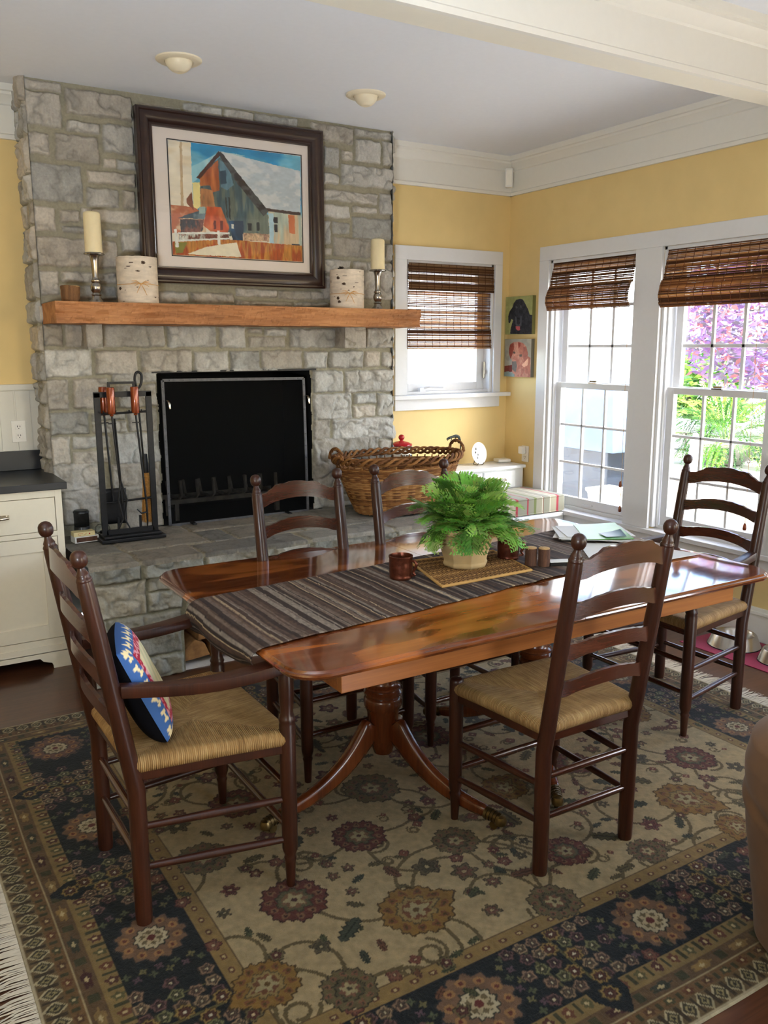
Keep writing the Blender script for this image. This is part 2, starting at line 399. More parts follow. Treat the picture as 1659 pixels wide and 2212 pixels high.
STONES=[(0.863,1.042,2.84,2.883),(1.057,1.384,2.75,2.867),(0.86,1.03,2.674,2.829),(1.055,1.218,2.665,2.717),(1.232,1.386,2.584,2.722),(0.867,0.963,2.539,2.64),(0.994,1.206,2.522,2.647),(1.226,1.289,2.508,2.554),(1.296,1.391,2.51,2.551),(0.864,1.111,2.322,2.499),(1.14,1.386,2.425,2.489),(1.132,1.294,2.312,2.402),(1.315,1.38,2.312,2.401),(0.865,0.967,2.177,2.29),(0.996,1.088,2.224,2.283),(1.104,1.392,2.238,2.3),(0.995,1.191,2.174,2.205),(1.199,1.275,2.165,2.201),(1.296,1.398,2.097,2.212),(0.866,1.27,2.007,2.145),(0.871,0.962,1.86,1.981),(0.979,1.256,1.928,1.981),(0.974,1.251,1.846,1.91),(0.86,0.861,1.725,1.831),(0.87,0.963,1.604,1.712),(0.98,1.071,1.599,1.713),(1.087,1.153,1.594,1.709),(1.166,1.501,1.598,1.715),(0.86,1.098,1.448,1.586),(1.12,1.345,1.453,1.578),(1.369,1.647,1.46,1.582),(0.86,0.972,1.276,1.432),(0.996,1.181,1.28,1.434),(1.204,1.444,1.407,1.462),(1.221,1.439,1.277,1.396),(0.86,1.064,1.144,1.26),(1.083,1.263,1.211,1.253),(1.087,1.264,1.143,1.205),(1.278,1.435,1.144,1.264),(0.86,0.962,0.988,1.13),(0.98,1.172,1.065,1.125),(0.977,1.167,0.982,1.049),(1.189,1.443,0.968,1.137),(1.482,1.908,1.915,1.927),(1.48,1.645,1.839,1.896),(1.66,1.914,1.841,1.898),(1.931,2.187,1.881,1.926),(2.198,2.489,1.876,1.924),(1.924,2.012,1.831,1.858),(2.017,2.28,1.833,1.856),(2.29,2.523,1.834,1.859),(1.519,1.8,1.598,1.712),(1.822,1.977,1.593,1.711),(1.999,2.084,1.672,1.704),(2.099,2.242,1.664,1.704),(2.001,2.231,1.597,1.655),(2.262,2.631,1.596,1.703),(2.642,2.777,1.591,1.706),(2.783,2.987,1.591,1.712),(1.666,1.87,1.474,1.57),(1.882,2.064,1.471,1.573),(2.076,2.339,1.467,1.576),(2.355,2.507,1.469,1.571),(2.524,2.765,1.47,1.574),(2.779,2.888,1.473,1.569),(2.905,2.987,1.471,1.564),(0.86,1.109,0.844,0.986),(1.171,1.435,0.822,0.968),(0.906,1.092,0.66,0.85),(1.223,1.437,0.602,0.834),(1.114,1.2,0.648,0.831),(2.408,2.62,1.326,1.453),(2.636,2.987,1.316,1.454),(2.412,2.678,1.154,1.315),(2.699,2.861,1.245,1.305),(2.693,2.851,1.159,1.231),(2.872,2.984,1.162,1.304),(2.409,2.525,1.031,1.151),(2.544,2.979,1.012,1.151),(2.407,2.876,0.872,1.032),(2.884,2.984,0.864,1.006),(2.399,2.688,0.679,0.888),(2.7,2.984,0.653,0.866),(2.395,2.585,0.6,0.693),(2.597,2.984,0.6,0.674),(2.429,2.703,2.784,2.876),(2.722,2.99,2.84,2.875),(2.501,2.608,2.643,2.754),(2.624,2.699,2.695,2.746),(2.721,2.893,2.697,2.821),(2.915,2.99,2.692,2.826),(2.623,2.988,2.553,2.67),(2.493,2.601,2.548,2.607),(2.491,2.873,2.455,2.514),(2.892,2.982,2.401,2.524),(2.49,2.677,2.359,2.43),(2.699,2.867,2.401,2.434),(2.698,2.988,2.252,2.373),(2.488,2.542,2.203,2.335),(2.559,2.676,2.269,2.333),(2.564,2.904,2.134,2.247),(2.923,2.988,2.127,2.23),(2.485,2.55,2.137,2.179),(2.484,2.68,2.04,2.113),(2.702,2.988,1.891,2.108),(2.482,2.687,1.883,2.022),(1.419,1.649,2.827,2.846),(1.67,2.053,2.855,2.865),(2.071,2.417,2.87,2.882)]
HB=[0.00079686, -3.09619e-05, -0.181184, 6.53963e-05, -0.00100093, 1.28603, -6.67443e-05, -2.32597e-05, 1.0]
HD1=[0.00233851, 7.96825e-05, -0.444143, -6.90814e-05, -0.00148525, 1.53309, 1.65416e-05, -5.68391e-06, 1.0]
HD2=[0.00233506, 7.16276e-05, -0.429623, 4.24452e-05, -0.00152095, 2.67136, 5.28386e-05, -1.39129e-05, 1.0]
# ---------------------------------------------------------------- room shell
def wall_with_holes(name, axis, pos, a0, a1, z0, z1, holes, th, mat):
    """wall in plane axis=pos, spanning a0..a1; holes = (a0,a1,z0,z1)"""
    b = MB(); xs = sorted({a0, a1, *[h[0] for h in holes], *[h[1] for h in holes]}); zs = sorted({z0, z1, *[h[2] for h in holes], *[h[3] for h in holes]})
    for i in range(len(xs)-1):
        for j in range(len(zs)-1):
            cx, cz = (xs[i]+xs[i+1])/2, (zs[j]+zs[j+1])/2
            if any(h[0] < cx < h[1] and h[2] < cz < h[3] for h in holes): continue
            if axis == 'x': b.box(pos, pos+th, xs[i], xs[i+1], zs[j], zs[j+1])
            else: b.box(xs[i], xs[i+1], pos, pos+th, zs[j], zs[j+1])
    return struct(b.obj(name, mat))
W1 = (3.776, 4.542, .488, 2.169); W2 = (2.80, 3.575, .488, 2.169); W3 = (1.70, 2.475, .488, 2.169); WB = (3.238, 3.99, 1.27, 2.168)
wall_with_holes('wall_right', 'x', XR, YB, YW+.16, 0, CE, [W1, W2, W3, (-.5, .6, .9, 2.15)], .16, 'wall_yellow')
wall_with_holes('wall_back', 'y', YW, XL, XR, 0, CE, [WB, (XS0+.03, XS1-.03, -.01, CE-.02)], .16, 'wall_yellow')
wall_with_holes('wall_left', 'x', XL-.12, YB, YW+.16, 0, CE, [], .12, 'wall_yellow')
wall_with_holes('wall_front', 'y', YB-.12, XL, XR, 0, CE, [(2.4, 3.9, .1, 2.3)], .12, 'wall_yellow')
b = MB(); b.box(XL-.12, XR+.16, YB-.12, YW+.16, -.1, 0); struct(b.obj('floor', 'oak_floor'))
b = MB(); b.box(XL-.12, XR+.16, YB-.12, YW+.16, CE, CE+.1); struct(b.obj('ceiling', 'ceiling_paint'))
b = MB(); b.box(XL, XR, 2.452, 2.70, 2.69, CE); struct(b.obj('trim_1', 'beam_paint', bevel=.004))   # dropped beam

def crown(name, path, out, mat='white_paint'):
    """classic crown: profile (distance from wall, height) swept along a straight wall"""
    prof = [(0, 2.640), (.022, 2.640), (.024, 2.660), (.014, 2.668), (.014, 2.80), (.024, 2.806), (.030, 2.822), (.058, 2.846), (.062, 2.858), (.074, 2.862), (.080, 2.880), (.080, CE), (0, CE)]
    b = MB(); (x0, y0), (x1, y1) = path; n = len(prof)
    vs = []
    for k, (x, y) in enumerate(((x0, y0), (x1, y1))):
        for d, z in prof: vs.append((x+out[0]*d, y+out[1]*d, z))
    fs = [(i, (i+1) % n, n+(i+1) % n, n+i) for i in range(n)]+[tuple(range(n)), tuple(range(2*n-1, n-1, -1))]
    b.add(vs, fs); return struct(b.obj(name, mat, smooth=30))
crown('trim_2', ((XS1, YW), (XR, YW)), (0, -1)); crown('trim_3', ((XR, YW), (XR, 2.70)), (-1, 0))
crown('trim_4', ((XL, YW), (XS0, YW)), (0, -1)); crown('trim_5', ((XR, 2.452), (XR, YB)), (-1, 0)); crown('trim_6', ((XL, 2.452), (XR, 2.452)), (0, -1))
b = MB(); b.box(XR-.018, XR, YB, YW, 0, .15); b.box(XR-.026, XR, YB, YW, .15, .168); b.box(XR-.012, XR, YB, YW, .168, .187); struct(b.obj('baseboard_right', 'white_paint', bevel=.003))

# wainscot on the left part of the back wall
b = MB(); b.box(XL, XS0+.02, YW-.03, YW, 1.375, 1.405); b.box(XL, XS0+.02, YW-.014, YW, .9, 1.375)
x = XS0-.03
while x > XL: b.box(x-.078, x-.004, YW-.019, YW-.013, .9, 1.37); x -= .082
struct(b.obj('trim_7', 'beadboard_paint', bevel=.002))

# ---------------------------------------------------------------- windows
def casing_piece(b, axis, pos, a0, a1, z0, z1, th=.022):
    if axis == 'x': b.box(pos-th, pos, a0, a1, z0, z1)
    else: b.box(a0, a1, pos-th, pos, z0, z1)
# right wall: one wide surround for all openings
b = MB()
casing_piece(b, 'x', XR, 1.60, 4.635, 2.169, 2.262)
for a0, a1 in ((4.542, 4.635), (3.575, 3.776), (2.475, 2.80), (1.60, 1.70)): casing_piece(b, 'x', XR, a0, a1, .49, 2.169)
b.box(XR-.045, XR, 1.2, 4.68, .462, .49); b.box(XR, XR+.07, W1[0], W1[1], .462, .49); b.box(XR, XR+.07, W2[0], W2[1], .462, .49)              # stool
b.box(XR-.024, XR, 1.2, 4.66, .372, .462)                 # apron
struct(b.obj('trim_8', 'white_trim_gloss', bevel=.003))
def sash(b, x, y0, y1, z0, z1, st=.045, th=.03, top=.04, bot=.05):
    b.box(x, x+th, y0, y0+st, z0, z1); b.box(x, x+th, y1-st, y1, z0, z1)
    b.box(x, x+th, y0+st, y1-st, z1-top, z1); b.box(x, x+th, y0+st, y1-st, z0, z0+bot)
def dh_window(name, y0, y1, z0=.50, z1=2.169):
    root = MB()
    root.box(XR, XR+.16, y0-.001, y0+.02, z0, z1); root.box(XR, XR+.16, y1-.02, y1+.001, z0, z1)
    root.box(XR, XR+.16, y0, y1, z1-.02, z1); root.box(XR+.04, XR+.16, y0, y1, z0-.02, z0+.012)
    for yy in (y0+.02, y1-.032): root.box(XR+.03, XR+.05, yy, yy+.012, z0, z1)
    o = struct(root.obj(name, 'white_trim_gloss', bevel=.002))
    lo = MB(); sash(lo, XR+.055, y0+.03, y1-.03, z0+.012, 1.355, .05, .035, .038, .06)
    ya, yb = y0+.08, y1-.08
    for k in (1, 2): yy = ya+(yb-ya)*k/3; lo.box(XR+.065, XR+.085, yy-.008, yy+.008, z0+.07, 1.32)
    for zz in (.808, 1.067): lo.box(XR+.065, XR+.085, ya, yb, zz-.008, zz+.008)
    s1 = lo.obj('lower_sash', 'white_trim_gloss', o, bevel=.002)
    up = MB(); sash(up, XR+.10, y0+.03, y1-.03, 1.32, z1-.015, .05, .035, .05, .04)
    for k in (1, 2): yy = ya+(yb-ya)*k/3; up.box(XR+.11, XR+.125, yy-.010, yy+.010, 1.35, z1-.06)
    for zz in (1.60, 1.86): up.box(XR+.11, XR+.125, ya, yb, zz-.010, zz+.010)
    s2 = up.obj('upper_sash', 'white_trim_gloss', o, bevel=.002)
    g = MB(); g.box(XR+.074, XR+.077, ya-.01, yb+.01, z0+.06, 1.33); g.obj('lower_pane', 'window_glass', s1)
    g = MB(); g.box(XR+.116, XR+.119, ya-.01, yb+.01, 1.34, z1-.05); g.obj('upper_pane', 'window_glass', s2)
    yc = (y0+y1)/2
    l = MB(); l.box(XR+.04, XR+.056, yc-.035, yc+.035, 1.355, 1.363); l.obox((XR+.05, yc-.005, 1.37), (.014, .05, .012), (0, 0, .3)); l.obj('sash_lock', 'nickel', o, bevel=.002)
    l = MB(); l.box(XR+.042, XR+.056, yc-.045, yc+.045, z0+.032, z0+.042); l.obj('sash_lift', 'white_trim_gloss', o, bevel=.003)
    return o
dh_window('window_1', W1[0], W1[1]); dh_window('window_2', W2[0], W2[1]); dh_window('window_3', W3[0], W3[1])
# back-wall casement
b = MB()
x0, x1, z0, z1 = WB
b.box(3.145, 3.238, YW-.022, YW, z0, z1); b.box(3.99, 4.055, YW-.022, YW, z0, z1); b.box(3.145, 4.055, YW-.022, YW, z1, 2.258)
b.box(3.12, 4.125, YW-.06, YW+.05, z0-.028, z0); b.box(3.145, 4.05, YW-.022, YW, 1.166, z0-.028)
struct(b.obj('trim_9', 'white_trim_gloss', bevel=.003))
b = MB(); b.box(x0, x0+.02, YW, YW+.16, z0, z1); b.box(x1-.02, x1, YW, YW+.16, z0, z1); b.box(x0, x1, YW, YW+.16, z1-.02, z1); b.box(x0, x1, YW+.02, YW+.16, z0-.02, z0+.02)
wb = struct(b.obj('window_4', 'white_trim_gloss', bevel=.002))
b = MB(); ys = YW+.07
b.box(x0+.02, x0+.07, ys, ys+.035, z0+.02, z1-.02); b.box(x1-.085, x1-.02, ys, ys+.035, z0+.02, z1-.02); b.box(x0+.07, x1-.085, ys, ys+.035, z0+.02, z0+.075); b.box(x0+.07, x1-.085, ys, ys+.035, z1-.07, z1-.02)
cs_ = b.obj('casement_sash', 'white_trim_gloss', wb, bevel=.002)
b = MB(); b.box(x0+.06, x1-.08, ys+.015, ys+.018, z0+.06, z1-.06); b.obj('pane', 'window_glass', cs_)
b = MB(); b.obox((3.40, YW+.035, z0+.03), (.05, .03, .03), (0, 0, 0)); b.tube([(3.41, YW+.02, z0+.045), (3.44, YW-.0, z0+.052), (3.55, YW-.012, z0+.048)], [.007, .006, .007], 8); b.obj('crank_handle', 'white_trim_gloss', wb, bevel=.003)
b = MB(); b.box(3.955, 3.968, YW+.045, YW+.062, 1.37, 1.49); b.box(3.945, 3.962, YW+.03, YW+.05, 1.40, 1.43); b.obj('casement_latch', 'nickel', wb, bevel=.003)

# ---------------------------------------------------------------- bamboo roman shades
def bamboo(name, label, axis, pos, a0, a1, ztop, panels, seed):
    """panels: list of (z_top, z_bottom, offset_from_wall_top, offset_bottom, gap, density)"""
    rs = random.Random(seed)
    t = thing(name, label, 'blind', (0, 0, 0), 0, 'bamboo roman shades')
    pal = [C8(140, 104, 70), C8(160, 124, 86), C8(116, 82, 54), C8(176, 142, 102), C8(96, 66, 44)]
    for pi, (nm, zt, zb, o0, o1, gap) in enumerate(panels):
        b = MB(); z = zt; i = 0
        while z > zb:
            h = rs.choice([.004, .006, .007, .009]); f = (zt-z)/(zt-zb+1e-6)
            off = o0+(o1-o0)*f if not callable(o1) else o1(f)
            e0, e1 = a0+rs.uniform(0, .006), a1-rs.uniform(0, .006); c = rs.choice(pal)
            if axis == 'x': b.box(pos-off-.002, pos-off, e0, e1, z-h, z, c)
            else: b.box(e0, e1, pos-off-.002, pos-off, z-h, z, c)
            g = rs.choice(gap); z -= h+g; i += 1
        b.obj(nm, 'bamboo', t)
        b = MB(); n = int((a1-a0)/.062)
        for k in range(n+1):
            a = a0+.02+(a1-a0-.04)*k/n
            pts = []
            for q in range(14):
                f = q/13; off = (o0+(o1-o0)*f if not callable(o1) else o1(f))+.004; zz = zt+(zb-zt)*f; aa = a+.002*math.sin(q*2.1+k)
                pts.append((pos-off, aa, zz) if axis == 'x' else (aa, pos-off, zz))
            b.tube(pts, .0017, 5, col=C8(96, 58, 34))
        b.obj('warp_cord', 'woven', t)
    return t
Z0 = [0, 0, .0006, .0012]; ZG = [.0002, .0006, .0012, .0035]
t = bamboo('bamboo_shade', 'half-lowered bamboo roman shade in the small window by the fireplace', 'y', YW+.01, WB[0]+.012, WB[1]-.012, 2.16,
    [('valance', 2.150, 1.975, .028, .036, [0, 0, .0005, .001]), ('blind_panel', 2.14, 1.70, .0, .004, ZG), ('bottom_fold', 1.718, 1.590, .012, .018, [0, .0005, .001, .002])], 1)
def foldf(f): return .055+.030*math.sin(f*PI*.9)
t = bamboo('bamboo_shade', 'raised bamboo roman shade in the window nearest the dog paintings', 'x', XR+.03, W1[0]+.012, W1[1]-.012, 2.16,
    [('valance', 2.160, 1.985, .018, .050, [0, 0, .0008, .002, .003]), ('folded_stack', 1.992, 1.835, .05, foldf, [0, 0, .0005])], 2)
b = MB(); b.tube([(XR-.035, 3.80, 2.02), (XR-.03, 3.803, 1.5), (XR-.01, 3.81, .78), (XR-.02, 3.802, .575)], .0012, 5); b.obj('pull_cord', 'raffia', t)
for yy, zz in ((3.818, .725), (3.812, .565)):
    b = MB(); b.lathe([(.003, .04), (.008, .03), (.011, .008), (.008, 0)], 10, c=(XR-.01, yy, zz-.01)); b.obj('cord_tassel', 'copper_handle', t, smooth=40)
t = bamboo('bamboo_shade', 'raised bamboo roman shade in the window above the far armchair', 'x', XR+.03, W2[0]+.012, W2[1]-.012, 2.16,
    [('valance', 2.160, 1.975, .018, .050, [0, 0, .0006, .0015]), ('folded_stack', 1.985, 1.828, .05, foldf, [0, 0, .0005])], 3)
b = MB(); b.tube([(XR-.035, 2.905, 2.02), (XR-.03, 2.902, 1.5), (XR-.01, 2.90, .62)], .0012, 5); b.obj('pull_cord', 'raffia', t)
for zz, m_ in ((.66, 'copper_handle'),):
    b = MB(); b.lathe([(.003, .04), (.008, .03), (.011, .008), (.008, 0)], 10, c=(XR-.01, 2.902, zz-.06)); b.obj('cord_tassel', m_, t, smooth=40)
b = MB(); b.tube([(XR-.02+.0, 2.902+.010*math.cos(a), .985+.010*math.sin(a)) for a in np.linspace(0, 2*PI, 14)[:-1]], .003, 6, closed=True); b.obj('cord_ring', 'plastic_white', t, smooth=60)

# ---------------------------------------------------------------- stone fireplace
fp = thing('stone_fireplace', 'grey split-stone fireplace wall with raised hearth and rough timber mantel', 'fireplace', (0, 0, 0))
def masonry(U, V, stones, seed, mort=.010, lift=.030, warp=.007):
    """height and colour of rough stone: stones = (u0,u1,v0,v1)"""
    wu = U+warp*(vnoise(U, V, 22, seed, 3)-.5)*2.2+.004*(vnoise(U, V, 90, seed+5, 2)-.5); wv = V+warp*(vnoise(U, V, 22, seed+1, 3)-.5)*2.2+.004*(vnoise(U, V, 90, seed+6, 2)-.5)
    Hh = np.zeros_like(U); base = np.array([.575, .555, .485]); c = np.tile(base, (*U.shape, 1))
    c *= (1+.16*(vnoise(U, V, 30, seed+2, 4)-.5))[..., None]
    rs = np.random.RandomState(seed+9)
    for (u0, u1, v0, v1) in stones:
        m_ = (U > u0-.03) & (U < u1+.03) & (V > v0-.03) & (V < v1+.03)
        if not m_.any(): rs.rand(9); continue
        uu, vv = wu[m_], wv[m_]; cu, cv = (u0+u1)/2, (v0+v1)/2; hu, hv = (u1-u0)/2+.0035, (v1-v0)/2+.0035
        r = min(.008, hu*.5, hv*.5); q = rs.rand(9)
        du = np.abs(uu-cu)-hu+r; dv = np.abs(vv-cv)-hv+r
        sd = -(np.sqrt(np.maximum(du, 0)**2+np.maximum(dv, 0)**2)+np.minimum(np.maximum(du, dv), 0)-r)
        e = sstep(0, .006, sd)
        nn = vnoise(uu+q[0]*9, vv+q[1]*9, 14, seed+3, 4, .55)
        ridg = np.abs(vnoise(uu*1.0+q[2]*7, vv+q[3]*5, 9, seed+4, 3)-.5)*2
        hgt = lift*(.55+.5*q[4])+.036*(nn-.5)+(uu-cu)*(q[5]-.5)*.08+(vv-cv)*(q[6]-.5)*.10-.014*np.exp(-ridg*9)
        hgt = np.maximum(hgt, .010)*sstep(0, .014, sd)**.5
        h0 = Hh[m_]; Hh[m_] = np.where(e > .02, np.maximum(h0, hgt*e), h0)
        tone = .67+.13*(q[7]-.5); warmth = .008+(q[8]-.5)*.030
        sc = np.stack([tone+warmth+0*nn, tone*.99+0*nn, tone*.955-warmth+0*nn], -1)*(1+.22*(vnoise(uu+q[0], vv+q[1]*3, 10, seed+7, 5, .6)-.5)+.10*(vnoise(uu*3, vv, 50, seed+8, 3)-.5))[..., None]
        dark = np.exp(-ridg*14)*.16
        sc = sc*(1-dark)[..., None]
        c[m_] = c[m_]*(1-e[..., None])+sc*e[..., None]
    dj = np.clip(1-Hh/.004, 0, 1)
    return Hh, npl(c)
def fillrows(u0, u1, v0, v1, seed, hmin=.07, hmax=.19, wmin=.10, wmax=.42, gap=.012):
    rs = random.Random(seed); out = []; v = v0
    while v < v1-.02:
        h = min(rs.uniform(hmin, hmax), v1-v)
        if v1-(v+h) < .05: h = v1-v
        u = u0
        while u < u1-.01:
            w = min(rs.uniform(wmin, wmax), u1-u)
            if u1-(u+w) < .06: w = u1-u
            if h > .13 and w < .3 and rs.random() < .3:
                out += [(u, u+w-gap, v, v+h*.45-gap), (u, u+w-gap, v+h*.45, v+h-gap)]
            else: out.append((u, u+w-gap, v, v+h-gap))
            u += w
        v += h
    return out
def covered(st, L): 
    return any(st[0] < s[1]-.01 and st[1] > s[0]+.01 and st[2] < s[3]-.01 and st[3] > s[2]+.01 for s in L)
FX0, FX1, FZ1 = 1.447, 2.398, 1.464
face_st = [s for s in STONES if s[1]-s[0] > .02 and s[3]-s[2] > .015]
extra = [s for s in fillrows(XS0, XS1, HE, CE, 5, .09, .17, .16, .34) if not covered(s, face_st)]
face_st += extra
stp = .005
us = np.arange(XS0-.0, XS1+.0001, stp); vs_ = np.arange(HE-.01, CE+.0001, stp)
U, V = np.meshgrid(us, vs_, indexing='ij')
Hh, cc = masonry(U, V, face_st, 11)
edge = np.minimum(U-XS0, XS1-U); Hh = Hh-.02*(1-sstep(0, .02, edge))
jit = .012*(vnoise(U, V, 16, 77, 3)-.5)
X_ = U+np.where(U < XS0+.03, -jit.clip(0), 0)*0+0; Y_ = YF+.012-Hh
Vt = np.stack([X_, Y_, V], -1).reshape(-1, 3)
Fq = gridf(len(us), len(vs_))
fc = Vt[Fq].mean(1); wob = .010*(vnoise(fc[:, 0], fc[:, 2], 18, 31, 3)-.5)*2
keep = ~((fc[:, 0] > FX0+wob) & (fc[:, 0] < FX1+wob) & (fc[:, 2] < FZ1))
npmesh('chimney_breast', Vt, Fq[keep][:, ::-1], 'stone', cc.reshape(-1, 3), parent=fp)
# returns (left and right sides of the chimney)
for side, xx, sg in (('l', XS0, -1), ('r', XS1, 1)):
    us2 = np.arange(YF-.01, YW+.001, stp); U2, V2 = np.meshgrid(us2, vs_, indexing='ij')
    st2 = []; z = HE
    rr = random.Random(3 if sg < 0 else 4)
    while z < CE:
        h = rr.uniform(.10, .2); w = rr.choice([.13, .26, .26, .17]); st2.append((YF-.03, YF+w-.012, z, z+h-.012)); 
        if w < .26: st2.append((YF+w, YW+.05, z, z+h-.012))
        z += h
    H2, c2 = masonry(U2, V2, st2, 21+sg)
    H2 = H2*sstep(-.005, .018, U2-YF+.004)
    npmesh('chimney_side', np.stack([xx+sg*(H2-.014), U2, V2], -1).reshape(-1, 3), gridf(len(us2), len(vs_)), 'stone', c2.reshape(-1, 3), parent=fp)
# firebox: dark masonry recess with reveals
b = MB()
b.box(FX0-.06, FX0-.01, YF+.026, YF+.22, HE-.02, FZ1+.05); b.box(FX1+.01, FX1+.06, YF+.026, YF+.22, HE-.02, FZ1+.05); b.box(FX0-.06, FX1+.06, YF+.026, YF+.22, FZ1-.002, FZ1+.05)
b.obj('firebox_reveal', 'black_fire', fp)
b = MB(); YK = YW+.26
b.box(FX0-.06, FX1+.06, YK, YK+.02, HE-.02, FZ1+.1); b.box(FX0-.06, FX0-.04, YF+.2, YK, HE-.02, FZ1+.1); b.box(FX1+.04, FX1+.06, YF+.2, YK, HE-.02, FZ1+.1); b.box(FX0-.06, FX1+.06, YF+.2, YK, FZ1+.05, FZ1+.1); b.box(FX0-.06, FX1+.06, YF, YK, HE-.03, HE+.004)
b.obj('firebox', 'black_fire', fp)
b = MB(); b.box(XS0+.035, XS1-.035, YK+.03, YK+.05, 0, CE-.03); b.box(XS0+.035, XS0+.055, YW+.0, YK+.03, 0, CE-.03); b.box(XS1-.055, XS1-.035, YW, YK+.03, 0, CE-.03); b.box(XS0+.035, XS1-.035, YW, YK+.05, CE-.05, CE-.03); b.obj('chimney_back', 'garden_stone', fp)
b = MB(); b.box(FX0-.03, FX1+.03, YF-.008, YF+.09, FZ1-.006, FZ1+.004); b.obj('steel_lintel', 'black_iron', fp)
# hearth slab top
flag = [(XS0-.02, 1.085, 3.98, 4.22), (1.10, 1.395, 3.98, 4.21), (1.41, 1.98, 3.98, 4.20), (2.01, 2.52, 3.98, 4.20), (2.535, 3.0, 3.98, 4.2), (3.015, 3.38, 3.98, 4.2),
    (XS0-.02, 1.07, 4.235, 4.76), (1.085, 1.52, 4.225, 4.76), (1.535, 1.68, 4.215, 4.50), (1.695, 2.07, 4.215, 4.50), (1.535, 2.07, 4.515, 4.76), (2.085, 2.60, 4.215, 4.76), (2.615, 3.38, 4.215, 4.47), (2.615, 3.38, 4.485, 4.76)]
us = np.arange(XS0, 3.36, stp*1.4); vv_ = np.arange(YH-.02, YW, stp*1.4); U, V = np.meshgrid(us, vv_, indexing='ij')
Hh, cc = masonry(U, V, flag, 41, lift=.010, warp=.012); cc = cc*np.array([.62, .60, .56])
mk = (Hh > .003)[..., None]; cc = np.where(mk, cc*.80, cc*1.35)
Hh = np.minimum(Hh, .014)*.6; Hh = Hh-.03*(1-sstep(0, .022, V-(YH-.02)))
npmesh('hearth_slab', np.stack([U, V, HE-.006+Hh], -1).reshape(-1, 3), gridf(len(us), len(vv_)), 'stone', cc.reshape(-1, 3), parent=fp)
# hearth front: slab edge and stone wall with a log niche
zs = np.arange(0, HE-.012, stp); us = np.arange(XS0, 3.36, stp); U, V = np.meshgrid(us, zs, indexing='ij')
edge_st = [(s[0], s[1], HE-.085, HE-.004) for s in flag[:6]]
low = [(XS0-.02, 1.11, .335, .50), (1.125, 1.30, .44, .505), (1.125, 1.29, .34, .43), (XS0-.02, .92, .235, .325), (.93, 1.28, .245, .325), (.95, 1.275, .115, .235), (XS0-.02, .94, .12, .225), (XS0-.02, 1.28, .0, .105)]
low += fillrows(1.31, 3.37, .30, .50, 8, .09, .11) + fillrows(2.62, 3.37, 0, .29, 9)
Hh, cc = masonry(U, V, edge_st+low, 51); cc = cc*np.array([.78, .80, .76])
Hh = Hh+.022*sstep(HE-.098, HE-.088, V)
Vt = np.stack([U, YH+.006-Hh, V], -1).reshape(-1, 3); Fq = gridf(len(us), len(zs)); fc = Vt[Fq].mean(1)
keep = ~((fc[:, 0] > 1.29) & (fc[:, 0] < 2.60) & (fc[:, 2] < .285))
npmesh('hearth_front', Vt, Fq[keep][:, ::-1], 'stone', cc.reshape(-1, 3), parent=fp)
us2 = np.arange(YH, YW, stp*2); zz2 = np.arange(0, HE, stp*2); U2, V2 = np.meshgrid(us2, zz2, indexing='ij'); H2, c2 = masonry(U2, V2, fillrows(YH, YW, 0, HE, 6), 61)
npmesh('hearth_end', np.stack([3.35+H2, U2, V2], -1).reshape(-1, 3), gridf(len(us2), len(zz2)), 'stone', c2.reshape(-1, 3), parent=fp)
b = MB(); b.box(1.27, 1.29, YH+.02, YH+.5, 0, .30); b.box(2.60, 2.62, YH+.02, YH+.5, 0, .30); b.box(1.27, 2.62, YH+.48, YH+.5, 0, .3); b.box(1.27, 2.62, YH+.015, YH+.5, .285, .30); b.box(1.27, 2.62, YH+.02, YH+.5, .0, .006)
b.obj('log_niche', 'garden_stone', fp)
# corbels and mantel
for (a0, a1) in ((1.055, 1.132), (2.558, 2.703)):
    u1 = np.arange(a0, a1+.001, .004); v1 = np.arange(1.592, 1.716, .004); n1, n2 = len(u1), len(v1)
    uu, vv = np.meshgrid(np.linspace(-.14, (a1-a0)+.0, 60), np.linspace(1.592, 1.716, 36), indexing='ij')
    H0, c0 = masonry(uu+a0, vv, [(a0-.3, a1+.3, 1.57, 1.74)], int(a0*100)); c0 = c0*.9
    xx = np.where(uu < 0, a0, a0+uu); yy = np.where(uu < 0, 4.60-uu, 4.60); bump_ = (H0-.02)*.35*np.clip(np.minimum(vv-1.592, 1.716-vv)/.01, 0, 1)
    npmesh('corbel', np.stack([xx-np.where(uu < 0, bump_, 0), yy-np.where(uu >= 0, bump_, 0), vv], -1).reshape(-1, 3), gridf(60, 36)[:, ::-1], 'stone', c0.reshape(-1, 3), parent=fp)
    b = MB(); b.box(a0+.002, a1-.001, 4.602, YF+.02, 1.5925, 1.712, C8(140, 136, 124)); b.obj('corbel_core', 'stone', fp)
mz0, mz1 = 1.7137, 1.8163
nx, ny = 300, 14
b = MB(); xs = np.linspace(.871, 2.976, nx); prof = []
def beam_prof():
    pts = []
    for k in range(12): pts.append((4.41, mz0+(mz1-mz0)*k/11))
    for k in range(1, 8): pts.append((4.41+(YF-4.41)*k/7, mz1))
    for k in range(1, 5): pts.append((YF, mz1-(mz1-mz0)*k/4))
    for k in range(1, 7): pts.append((YF-(YF-4.41)*k/7, mz0))
    return np.array(pts)
bp = beam_prof(); k = len(bp)
XX = np.repeat(xs[:, None], k, 1); YY = np.repeat(bp[None, :, 0], nx, 0); ZZ = np.repeat(bp[None, :, 1], nx, 0)
hew = (vnoise(XX*1.0, ZZ*6, 9, 91, 3)-.5)*.016+(np.floor(vnoise(XX*1.5, ZZ*7+3, 6, 92, 2)*8)/8-.5)*.026
front = (YY < 4.42); top_ = (ZZ > mz1-.001) & ~front
